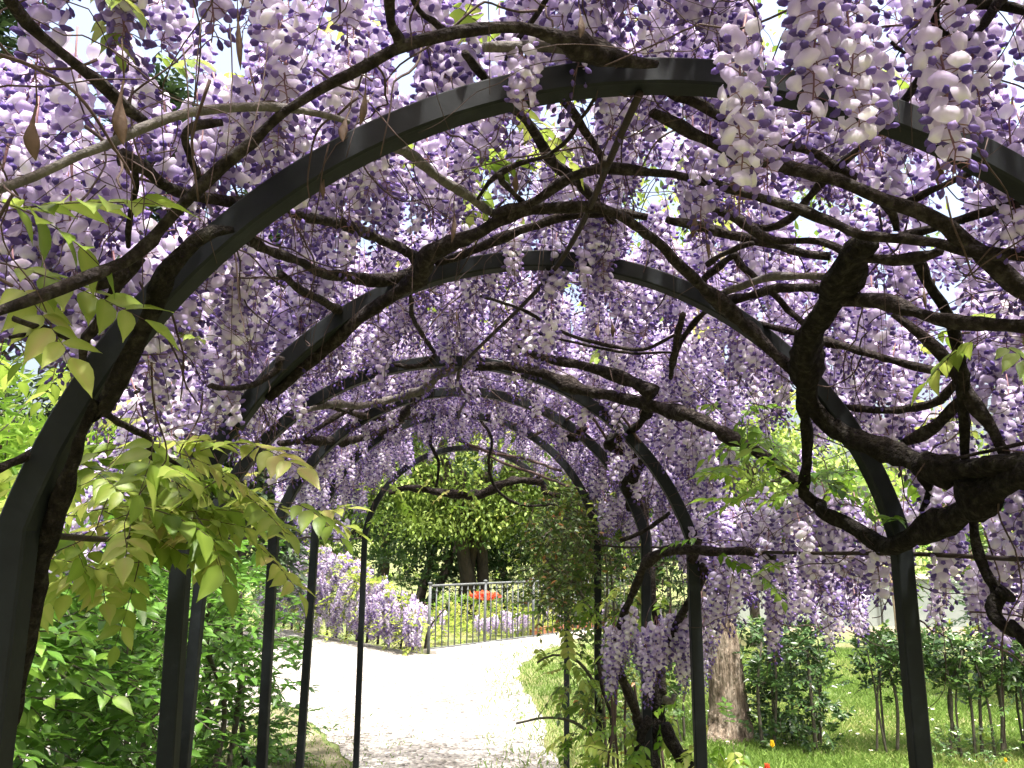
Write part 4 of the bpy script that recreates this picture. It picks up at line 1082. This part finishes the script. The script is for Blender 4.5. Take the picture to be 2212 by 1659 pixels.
# climbing rose at the far right posts: small dark leaves, some bronze
rose = thing('climbing_rose', 'climbing rose with small dark and bronze leaves on the far right posts', 'rose', (.55, 4.75, 0))
bs, ds, ls = [], [], []
for i in range(760):
    u = rng.normal(1250, 66); v = rng.uniform(1060, 1310) if i % 4 else rng.uniform(1300, 1640)
    if v > 1310: u = rng.normal(1330, 55)
    if u < 1140: continue
    bs.append(at(u, v, rng.uniform(4.3, 5.9))); ds.append(rng.normal(0, 1, 3) + np.array([-.3, -.3, -.1])); ls.append(rng.uniform(.08, .22))
st, P, D, N, S = shoots(bs, ds, ls, 4, .038, .8, .4)
leaf_stuff('foliage', P, D, N, S, np.clip(rng.random(len(P)) * .75 + .35 * (rng.random(len(P)) > .86), 0, 1), M['roseleaf'], rose, .58)
mb = MB()
for pts in st: tube(mb, [(*p, .0018) for p in pts[::2]], 3)
link('shoots', mb.mesh('shoots', M['twig']), rose, 'stuff')
for path in ([(1294, 1659, 4.72), (1290, 1400, 4.72), (1286, 1200, 4.72), (1275, 1080, 4.75)], [(1310, 1659, 4.6), (1302, 1450, 4.62), (1312, 1250, 4.66), (1290, 1100, 4.8)], [(1290, 1345, 4.72), (1240, 1260, 4.7), (1200, 1230, 4.7), (1175, 1200, 4.7)], [(1300, 1500, 4.7), (1250, 1430, 4.65), (1195, 1415, 4.6), (1160, 1432, 4.6)], [(1292, 1600, 4.7), (1240, 1560, 4.6), (1180, 1550, 4.5), (1115, 1563, 4.5)], [(1325, 1659, 4.9), (1330, 1400, 4.9), (1318, 1200, 4.9)]):
    mb = MB(); q = [(*at(*p), .009 if i < 2 else .006) for i, p in enumerate(path)]
    if path[0][1] > 1650: q = [(q[0][0], q[0][1], -.03, .014)] + q
    tube(mb, catmull(q, .05), 6, .15); link('stem', mb.mesh('stem', M['stem']), rose)

# ================================================================== TREES
def tree(name, label, base, height, trunk_r, crown_c, crown_h, n_clump, per, leaf, lm, bm, limbs=6, multi=1, clump=.35, group=None, width=.5, crown_lo=None, seed=0, flat=.8, squash=1.0):
    t = thing(name, label, 'tree', (base[0], base[1], 0), group)
    base = np.array([base[0], base[1], -.05]); cc = np.array(crown_c, float); ch = np.array(crown_h, float)
    rs = np.random.default_rng(seed + 100)
    q = unit(rs.normal(0, 1, (n_clump, 3))) * (.30 + .70 * rs.random((n_clump, 1)) ** .45)
    q *= 1 + .2 * np.sin(q[:, :1] * 6 + seed) + .15 * np.sin(q[:, 1:2] * 8 + q[:, 2:] * 5 + seed)
    C = cc + q * ch
    if crown_lo is not None: C[:, 2] = np.maximum(C[:, 2], crown_lo + .25 * rs.random(n_clump))
    for k in range(multi):
        b = base + np.array([rs.normal(0, trunk_r * (1.5 if multi > 1 else 0)), rs.normal(0, trunk_r), 0])
        top = cc + np.array([rs.normal(0, ch[0] * (.22 if multi > 1 else .1)), rs.normal(0, ch[1] * .3), -ch[2] * .25])
        m_ = (b + top) / 2 + np.array([rs.normal(0, .12), rs.normal(0, .1), 0])
        mb = MB()
        tube(mb, catmull([(*b, trunk_r * 1.35), (*(b + (m_ - b) * .25), trunk_r), (*m_, trunk_r * .8), (*top, trunk_r * .4)], .15), 12, .12, seed=seed + k)
        tr = link('trunk', mb.mesh('trunk', M[bm]), t)
        for j in range(limbs):
            s = C[rs.integers(0, n_clump)]; f = .45 + .5 * rs.random(); o_ = m_ + (top - m_) * (f * 2 - 1) if f > .5 else b + (m_ - b) * f * 2
            mb = MB(); r0 = trunk_r * .4
            tube(mb, catmull([(*o_, r0), (*((o_ + s) / 2 + rs.normal(0, .12, 3)), r0 * .7), (*s, r0 * .2)], .15), 7, .12)
            link('limb', mb.mesh('limb', M[bm]), t)
    n = n_clump * per
    off = rs.normal(0, 1, (n, 3)) * clump * np.array([1, 1, flat * .62]) * .6
    P = np.repeat(C, per, 0) + off
    out = unit(np.repeat(q, per, 0) + .5 * unit(off))
    Dv = out * .5 + rs.normal(0, .6, (n, 3)) - np.array([0, 0, .25]); Nv = np.array([0, 0, 1.]) + rs.normal(0, .5, (n, 3)) + out * .5
    tint = np.clip(np.repeat(.15 + .6 * rs.random(n_clump), per) + .25 * off[:, 2] / clump + rs.normal(0, .1, n) + .12 * np.repeat(q[:, 2], per), 0, 1)
    leaf_stuff('crown', P, Dv, Nv, leaf * rs.uniform(.65, 1.2, n), tint, M[lm], t, width)
    return t
g0 = on_ground(1580, 1600)
# grey trunk on the lawn, its crown high above the picture
gt = thing('tree', 'tree with a pale grey peeling trunk standing on the lawn', 'tree', (1.88, 7.4, 0))
mb = MB()
tube(mb, catmull([(1.86, 7.4, -.05, .27), (1.87, 7.4, .12, .185), (1.86, 7.4, .5, .145), (1.80, 7.42, 1.1, .128), (1.78, 7.45, 1.8, .118), (1.84, 7.5, 2.8, .10), (1.95, 7.6, 4.2, .075)], .03), 36, .20, seed=5)
link('trunk', mb.mesh('trunk', M['treebark']), gt)
for a, b in (((1.84, 7.5, 2.8), (2.6, 7.3, 4.0)), ((1.9, 7.55, 3.4), (1.3, 8.0, 4.6)), ((1.95, 7.6, 4.1), (2.3, 8.2, 5.2))):
    mb = MB(); tube(mb, catmull([(*a, .06), (*((np.array(a) + b) / 2 + [.05, 0, .1]), .045), (*b, .02)], .1), 8, .12); link('limb', mb.mesh('limb', M['treebark']), gt)
C = np.array([2.0, 7.9, 4.9]) + rng.normal(0, 1, (90, 3)) * [.9, .9, .6]
P = np.repeat(C, 28, 0) + rng.normal(0, .2, (90 * 28, 3))
leaf_stuff('crown', P, rng.normal(0, 1, P.shape), np.array([0, 0, 1.]) + rng.normal(0, .5, P.shape), rng.uniform(.07, .12, len(P)), rng.random(len(P)), M['treeleaf'], gt, .5)
# broad yellow-green tree beyond the railing, with dark clustered trunks
tree('tree', 'yellow-green tree with several dark trunks beyond the iron railing', (-.75, 18.3), 6, .15, (-.6, 17.6, 3.5), (3.6, 1.7, 2.0), 320, 150, .105, 'treeleaf', 'trunkdark', 7, 4, .55, crown_lo=1.7, seed=3)
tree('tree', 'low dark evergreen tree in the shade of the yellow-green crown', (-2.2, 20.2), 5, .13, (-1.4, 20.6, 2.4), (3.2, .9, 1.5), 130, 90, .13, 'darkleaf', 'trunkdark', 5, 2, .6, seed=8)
tree('tree', 'bright tree behind the blossom-covered fence on the gravel side', (-5.2, 21.5), 7, .16, (-5.2, 21, 3.3), (2.6, 1.6, 2.3), 150, 85, .17, 'treeleaf', 'trunkdark', 5, 1, .6, seed=12)
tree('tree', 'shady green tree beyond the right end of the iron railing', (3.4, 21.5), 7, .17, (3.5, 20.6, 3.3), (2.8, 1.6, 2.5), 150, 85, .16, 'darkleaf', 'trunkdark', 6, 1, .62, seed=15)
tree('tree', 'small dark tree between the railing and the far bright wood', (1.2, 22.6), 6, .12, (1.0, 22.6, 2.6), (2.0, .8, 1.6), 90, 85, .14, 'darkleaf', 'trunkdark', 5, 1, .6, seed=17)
far = thing('far_wood', 'far sunlit wood closing the view behind the garden trees', 'wood', (0, 34, 0))
del far['label'], far['category']; far['kind'] = 'stuff'; far['label'] = 'far sunlit wood closing the view behind the garden trees'; far['category'] = 'wood'
C = np.c_[rng.uniform(-30, 34, 700), rng.uniform(32, 37, 700), rng.uniform(.2, 6.4, 700)]
P = np.repeat(C, 46, 0) + rng.normal(0, .55, (700 * 46, 3))
leaf_stuff('crown', P, rng.normal(0, 1, P.shape), np.array([0, -.5, 1.]) + rng.normal(0, .5, P.shape), rng.uniform(.22, .4, len(P)), np.clip(np.repeat(rng.random(700), 46) * .8 + rng.normal(0, .1, len(P)), 0, 1), M['treeleaf'], far, .6)
for i in range(14):
    x = -26 + 4.2 * i + rnd.uniform(-1, 1)
    mb = MB(); tube(mb, [(x, 35, -.1, .25), (x + .2, 35, 5, .15)], 8, .1); link('trunk', mb.mesh('trunk', M['trunkdark']), far, 'stuff')

def conifer(label, x, y, h, r, seed):
    t = thing('conifer_tree', label, 'tree', (x, y, 0), 'tall conifers behind the shrub side')
    rs = np.random.default_rng(seed)
    mb = MB(); tube(mb, catmull([(x, y, -.1, .22), (x, y, h * .5, .14), (x, y, h, .03)], .5), 10, .1); link('trunk', mb.mesh('trunk', M['trunkdark']), t)
    n = 650; f = rs.random(n) ** .8; a = rs.uniform(0, 6.28, n); rad = r * (1 - f * .85) * (.35 + .65 * rs.random(n) ** .5)
    C = np.c_[x + np.cos(a) * rad, y + np.sin(a) * rad, .8 + f * (h - .8)]
    P = np.repeat(C, 26, 0) + rs.normal(0, .16, (n * 26, 3))
    leaf_stuff('crown', P, np.repeat(np.c_[np.cos(a), np.sin(a), np.full(n, -.1)], 26, 0) + rs.normal(0, .5, P.shape), np.array([0, 0, 1.]) + rs.normal(0, .4, P.shape), rs.uniform(.12, .24, len(P)), rs.random(len(P)), M['needle'], t, .35)
conifer('tall dark conifer glimpsed through the blossom roof, farthest from the path', -7.2, 9.5, 10.5, 1.7, 1)
conifer('dark conifer glimpsed through the blossom above the pale shrub', -5.6, 11.8, 8.5, 1.5, 2)
conifer('slim dark conifer standing nearest the blossom-covered fence', -4.3, 13.2, 7.2, 1.1, 3)

# small pale-stemmed tree and a second trunk before the wall
t = thing('small_tree', 'small tree with several thin tan stems in front of the pale wall', 'tree', (6.0, 13.2, 0))
for i in range(5):
    a = rnd.gauss(0, .12)
    mb = MB(); tube(mb, catmull([(6.0 + i * .05, 13.2, -.05, .05), (6.0 + i * .05 + a, 13.2, .7, .035), (6.05 + a * 2.2, 13.2 + rnd.gauss(0, .2), 1.6, .02), (6.05 + a * 4, 13.3, 2.3, .01)], .1), 8, .15)
    link('trunk', mb.mesh('trunk', M['palestem']), t)
P = np.array([6.05, 13.2, 1.75]) + rng.normal(0, 1, (900, 3)) * [.45, .4, .4]
leaf_stuff('crown', P, rng.normal(0, 1, P.shape), rng.normal(0, 1, P.shape), rng.uniform(.1, .17, 900), rng.random(900), M['lightleaf'], t, .2)
tree('small_tree', 'thin dark-trunked tree behind the dense hedge plant', (3.95, 13.6), 4, .085, (3.95, 13.8, 3.1), (1.1, .9, .9), 60, 60, .12, 'treeleaf', 'trunkdark', 4, 1, .4, seed=31)

# ================================================================== RAILING, WALL, EDGING
corner = on_ground(925, 1413)[:2]; rend = on_ground(1268, 1367)[:2]; rend = corner + (rend - corner) * 1.35
lend = on_ground(690, 1372)[:2]; lend = corner + (lend - corner) * 1.6
rail = thing('iron_railing', 'plain iron railing with thin upright bars beside the gravel', 'railing', (*corner, 0))
dv = rend - corner; L = np.linalg.norm(dv); dvn = dv / L
nb = int(L / .135)
def cyl(p, z0, z1, r, sides=8):
    mb = MB(); tube(mb, [(p[0], p[1], z0, r), (p[0], p[1], z1, r)], sides); return mb
for i in range(nb + 1):
    p = corner + dv * i / nb
    if i % 9 == 0:
        o = link('railing_post', cyl(p, -.03, .97, .024).mesh('railing_post', M['railing']), rail)
        mb = MB(); tube(mb, [(p[0], p[1], .97, .02), (p[0], p[1], .985, .034), (p[0], p[1], 1.0, .034), (p[0], p[1], 1.01, .012)], 8)
        link('cap', mb.mesh('cap', M['railing']), o)
    else:
        mb = cyl(p, .05, .95, .0105, 6)
        tube(mb, [(p[0], p[1], .86, .012), (p[0], p[1], .875, .021), (p[0], p[1], .89, .012)], 6)
        link('baluster', mb.mesh('baluster', M['railing']), rail)
for nm, z, r in (('top_rail', .955, .018), ('bottom_rail', .07, .013)):
    mb = MB(); tube(mb, [(*corner, z, r), (*(corner + dv * .5), z - .006, r), (*rend, z, r)], 8); link(nm, mb.mesh(nm, M['railing']), rail)
kerb = thing('stone_kerb', 'pale stone kerb running under the iron railing', 'kerb', (*corner, 0))
nrm = np.array([dvn[1], -dvn[0]])
for i in range(11):
    a, b = corner + dv * (i / 11) + dvn * .012, corner + dv * ((i + 1) / 11) - dvn * .012
    w = .16 + rnd.uniform(-.02, .02); z = .05 + rnd.uniform(-.008, .012)
    V = [(*(a - nrm * .12), -.03), (*(b - nrm * .12), -.03), (*(b + nrm * w), -.03), (*(a + nrm * w), -.03), (*(a - nrm * .11), z), (*(b - nrm * .11), z), (*(b + nrm * (w - .015)), z), (*(a + nrm * (w - .015)), z)]
    mb = MB(); mb.add(V, [(0, 3, 2, 1), (4, 5, 6, 7), (0, 1, 5, 4), (1, 2, 6, 5), (2, 3, 7, 6), (3, 0, 4, 7)])
    o = link('stone', mb.mesh('stone', M['stone'], False), kerb)
edge = thing('brick_edging', 'row of red terracotta bricks edging the bed behind the railing', 'edging', (*(corner + dv * .62), 0))
for i in range(12):
    c0 = corner + dv * (.55 + .45 * i / 12) - nrm * (.45 + .01 * i); c1 = c0 + dvn * (L * .45 / 12 - .02)
    mb = MB(); w = .055; z0, z1 = -.02, .12 + rnd.uniform(-.012, .012)
    V = [(*(c0 - nrm * w), z0), (*(c1 - nrm * w), z0), (*(c1 + nrm * w), z0), (*(c0 + nrm * w), z0), (*(c0 - nrm * w), z1), (*(c1 - nrm * w), z1), (*(c1 + nrm * w), z1), (*(c0 + nrm * w), z1)]
    mb.add(V, [(0, 3, 2, 1), (4, 5, 6, 7), (0, 1, 5, 4), (1, 2, 6, 5), (2, 3, 7, 6), (3, 0, 4, 7)])
    link('brick', mb.mesh('brick', M['terracotta'], False), edge)
wallt = thing('garden_wall', 'low pale rendered wall at the far edge of the lawn', 'wall', (8.5, 17.4, 0))
a, b = on_ground(1700, 1340)[:2], on_ground(2600, 1340)[:2]
mb = MB(); box(mb, (4.5, 17.3, -.05), (15, 17.6, .95)); link('wall', mb.mesh('wall', M['wall'], False), wallt)
mb = MB(); box(mb, (4.45, 17.25, .95), (15.05, 17.65, 1.03)); link('coping', mb.mesh('coping', M['stone'], False), wallt)
for i in range(5):
    mb = cyl((5.6 + i * 1.9, 17.22), -.03, 1.2, .022); link('wall_post', mb.mesh('wall_post', M['railing']), wallt)

# wisteria pouring over the fence on the far side of the gravel
wh = thing('wisteria_hedge', 'pale lilac wisteria pouring over the fence beyond the gravel', 'wisteria', (*corner, 0))
rows = []
dl = lend - corner; LL = np.linalg.norm(dl); dln = dl / LL; nl = np.array([-dln[1], dln[0]])
if nl[1] > 0: nl = -nl
for i in range(330):
    s = rnd.random() ** 1.0
    hgt = np.interp(s, [0, .12, .3, .55, 1], [.66, .82, 1.12, 1.42, 1.5])
    f = rnd.random()
    p = corner + dl * s + nl * (.10 + .18 * math.sin(f * PI) + rnd.uniform(-.08, .08))
    rows.append((wh, np.array([p[0], p[1], max(.30, .28 + f * (hgt - .2))]), rnd.uniform(1.25, 1.9), rnd.randrange(len(RAC)), rnd.gauss(0, .08), rnd.gauss(0, .08), rnd.uniform(0, 6.28)))
for i in range(60):      # and below the railing, on its far side
    s = rnd.random() ** 1.6
    p = corner + dv * s - nrm * rnd.uniform(.25, .8)
    rows.append((wh, np.array([p[0], p[1], np.interp(s, [0, .3, 1], [.7, .42, .45]) * rnd.uniform(.6, 1)]), rnd.uniform(1.1, 1.6), rnd.randrange(len(RAC)), rnd.gauss(0, .1), rnd.gauss(0, .1), rnd.uniform(0, 6.28)))
plant_clusters(wh, rows, 300)
bs = []; n = 260
s = rng.random(n); f = rng.random(n) ** .6
hg = np.interp(s, [0, .12, .3, .55, 1], [.66, .82, 1.12, 1.42, 1.5])
B = np.c_[corner[0] + dl[0] * s + nl[0] * (.1 + .15 * rng.random(n)), corner[1] + dl[1] * s + nl[1] * (.1 + .15 * rng.random(n)), f * hg + .05]
s2 = rng.random(160); B2 = np.c_[corner[0] + dv[0] * s2 - nrm[0] * rng.uniform(.3, .9, 160), corner[1] + dv[1] * s2 - nrm[1] * rng.uniform(.3, .9, 160), rng.uniform(.05, .45, 160)]
B = np.vstack([B, B2])
st, P, D, N, S = shoots(B, rng.normal(0, .5, (len(B), 3)) + np.array([*(nl * .5), .3]), rng.uniform(.15, .32, len(B)), 5, .085, .9, .6)
leaf_stuff('foliage', P, D, N, S, np.clip(.3 + .5 * rng.random(len(P)), 0, .85), M['wleaf'], wh, .45)
for i in range(16):
    sI = (i + .5) / 16; p = corner + dl * sI - nl * .05
    hgI = float(np.interp(sI, [0, .3, .55, 1], [.62, 1.0, 1.28, 1.38]))
    mb = MB(); tube(mb, catmull([(p[0], p[1], -.03, .02), (p[0] + .05, p[1] - .03, hgI * .5, .016), (p[0] + rnd.gauss(.1, .1), p[1], hgI * .95, .008)], .1), 6, .2); link('branch', mb.mesh('branch', M['bark']), wh)

# azalea and low bed behind the railing
az = corner + dv * .52 - nrm * 2.1
t = bush('azalea_bush', 'green bush topped with red flowers behind the iron railing', 'bush', (az[0] + .2, az[1], .28), (.75, .5, .35), 200, .06, 'lightleaf', .5, 3, (.08, .18), .5)
P = np.array([az[0] + .5, az[1] - .1, .60]) + rng.normal(0, 1, (420, 3)) * [.10, .10, .025]
leaf_stuff('blossom', P, rng.normal(0, 1, P.shape) + [0, 0, .5], rng.normal(0, 1, P.shape), rng.uniform(.05, .08, 420), rng.random(420), M['red'], t, .8)
bush('low_shrub', 'low yellow-green bed planting between the railing and the red azalea', 'shrub', (*(corner + dv * .45 - nrm * 1.2), .15), (1.6, .45, .3), 330, .07, 'wleaf', .5, 3, (.1, .22), .45, None, 0)
bush('low_shrub', 'rounded green bush behind the far end of the railing', 'shrub', (*(rend - nrm * 1.6), .7), (.9, .7, .75), 330, .07, 'lightleaf', .5, 4, (.1, .25), .45)
bush('dark_shrub', 'dark evergreen bush behind the fence corner under the multi-trunked tree', 'shrub', (-2.6, 17.2, .75), (1.3, .7, .8), 420, .09, 'hedgeleaf', .5, 4, (.12, .28), .46)

for x, y, h, lb in ((1.6, 19.2, .8, 'dark evergreen bush behind the red azalea'), (3.9, 18.6, .9, 'dark evergreen bush under the shady green tree'), (-.6, 20.6, .7, 'dark evergreen bush behind the clustered trunks')):
    bush('dark_shrub', lb, 'shrub', (x, y, h), (1.3, .6, h), 380, .10, 'darkleaf', .5, 4, (.14, .3), .46)

# ================================================================== GRASS AND SMALL FLOWERS
def in_poly(X, Y, poly):
    c = np.zeros(len(X), bool)
    for (x1, y1), (x2, y2) in zip(poly, poly[-1:] + poly[:-1]):
        if y1 != y2:
            c ^= ((y1 > Y) != (y2 > Y)) & (X < (x2 - x1) * (Y - y1) / (y2 - y1) + x1)
    return c
EDGE = [(1215, 1659), (1190, 1600), (1165, 1540), (1128, 1480), (1118, 1445), (1160, 1412), (1262, 1376)]
def blades(name, label, n, region, h, edge=EDGE):
    """upright two-triangle grass blades"""
    X = rng.uniform(region[0], region[1], n); Y = region[2] + (region[3] - region[2]) * rng.random(n) ** 1.5
    gp = [tuple(q) for q in gravel_pts]
    keep = ~in_poly(X, Y, gp)
    ed = np.array([on_ground(u, v)[:2] for u, v in edge])
    dist = np.min([np.hypot(X - (a[0] + (b[0] - a[0]) * t), Y - (a[1] + (b[1] - a[1]) * t)) for a, b in zip(ed, ed[1:]) for t in np.linspace(0, 1, 6)], axis=0)
    keep |= rng.random(n) < .45 * np.exp(-dist / .3)
    keep &= rng.random(n) < np.clip(.22 + dist / 1.4, 0, 1)
    keep &= (np.sin(X * 5.1 + 1.7 * np.sin(Y * 3.3)) + np.sin(Y * 4.7 + X) + rng.normal(0, 1.1, n)) > -1.4
    X, Y = X[keep], Y[keep]; n = len(X)
    a = rng.uniform(0, 6.28, n); hh = h * rng.uniform(.4, 1.2, n); w = .0035 * rng.uniform(.8, 1.6, n)
    lx, ly = rng.normal(0, .45, n) * hh, rng.normal(0, .45, n) * hh
    Z0 = np.zeros(n)
    V = np.stack([np.c_[X - np.cos(a) * w, Y - np.sin(a) * w, Z0], np.c_[X + np.cos(a) * w, Y + np.sin(a) * w, Z0], np.c_[X + lx * .45, Y + ly * .45, hh * .7] + np.c_[np.cos(a) * w, np.sin(a) * w, Z0] * .7, np.c_[X + lx, Y + ly, hh]], 1).reshape(-1, 3)
    b = np.arange(n)[:, None] * 4
    T = np.concatenate([b + [[0, 1, 2]], b + [[0, 2, 3]]], 0)
    o = link(name, fast_mesh(name, V, T, np.repeat(np.clip(rng.random(n) * .8 + .2 * np.sin(X * 2 + Y), 0, 1), 4), M['grass'], False), None, 'stuff')
    return tag(o, label, 'grass')
blades('grass', 'short sunlit lawn grass under the hedge and trees', 230000, (-.3, 6.5, 5.6, 13.5), .05)
blades('grass', 'sparse weedy grass at the foot of the big shrub', 26000, (-2.4, -.5, 5.6, 8.6), .028, [(590, 1518), (650, 1542), (700, 1592), (762, 1659), (800, 1720)])

dm = MB()
for j in range(9):
    a = j * 2 * PI / 9
    V, T = leaves([(math.cos(a) * .003, math.sin(a) * .003, .045)], [(math.cos(a), math.sin(a), .15)], [(0, 0, 1)], [.011], .5)
    dm.add(V, T, 0, .6)
ellipsoid(dm, np.array([0, 0, .044]), (0, 0, 1), .004, .0045, 0, 1, .5)
tube(dm, [(0, 0, -.003, .0012), (0, 0, .045, .0011)], 4, 0, 2, .4)
daisy = dm.mesh('daisy', [M['white'], M['yellow'], M['grass']])
k = 0
while k < 110:
    x, y = rnd.uniform(1.0, 5.2), rnd.uniform(5.9, 9.5)
    if inside(x, y, [tuple(q) for q in gravel_pts]): continue
    o = link('daisy', daisy); o.location = (x, y, 0); o.rotation_euler = (rnd.gauss(0, .2), rnd.gauss(0, .2), rnd.uniform(0, 6)); o.scale = (rnd.uniform(.9, 1.5),) * 3
    tag(o, 'small white daisy open in the short lawn grass', 'daisy', 'daisies in the lawn'); k += 1

def cup_flower(name, label, cat, p, m, h, s):
    t = thing(name, label, cat, (p[0], p[1], 0))
    mb = MB(); tube(mb, catmull([(p[0], p[1], -.01, .003), (p[0] + .01, p[1], h * .5, .003), (p[0], p[1], h, .0028)], .05), 5); link('stem', mb.mesh('stem', M['grass']), t)
    for j in range(6):
        a = j * PI / 3 + .2
        V, T = leaves([(p[0], p[1], h)], [(math.cos(a) * .45, math.sin(a) * .45, 1)], [(-math.cos(a), -math.sin(a), .3)], [s], .75, .5, -.15)
        mb = MB(); mb.add(V, T, 0, .5); link('petal', mb.mesh('petal', M[m]), t)
    V, T = leaves([(p[0], p[1], .0)] * 3, [(.4, .1, 1), (-.4, -.2, .9), (.1, -.4, 1)], [(0, -1, .2)] * 3, [h * .8] * 3, .14)
    mb = MB(); mb.add(V, T, 0, .4); link('leaf', mb.mesh('leaf', M['grass']), t)
q = at(1657, 1652, 5.2); cup_flower('red_tulip', 'single red tulip in the grass beside the middle posts', 'tulip', (q[0], q[1]), 'red', max(.2, q[2] - .05), .06)
q = at(1668, 1605, 5.9); cup_flower('yellow_flower', 'yellow flower on a thin stem before the grey trunk', 'flower', (q[0], q[1]), 'yellow', max(.15, q[2] - .03), .05)
q = at(2172, 1640, 5.8); cup_flower('yellow_flower', 'small yellow flower low in the grass beyond the arch post', 'flower', (q[0], q[1]), 'yellow', max(.05, q[2] - .02), .03)
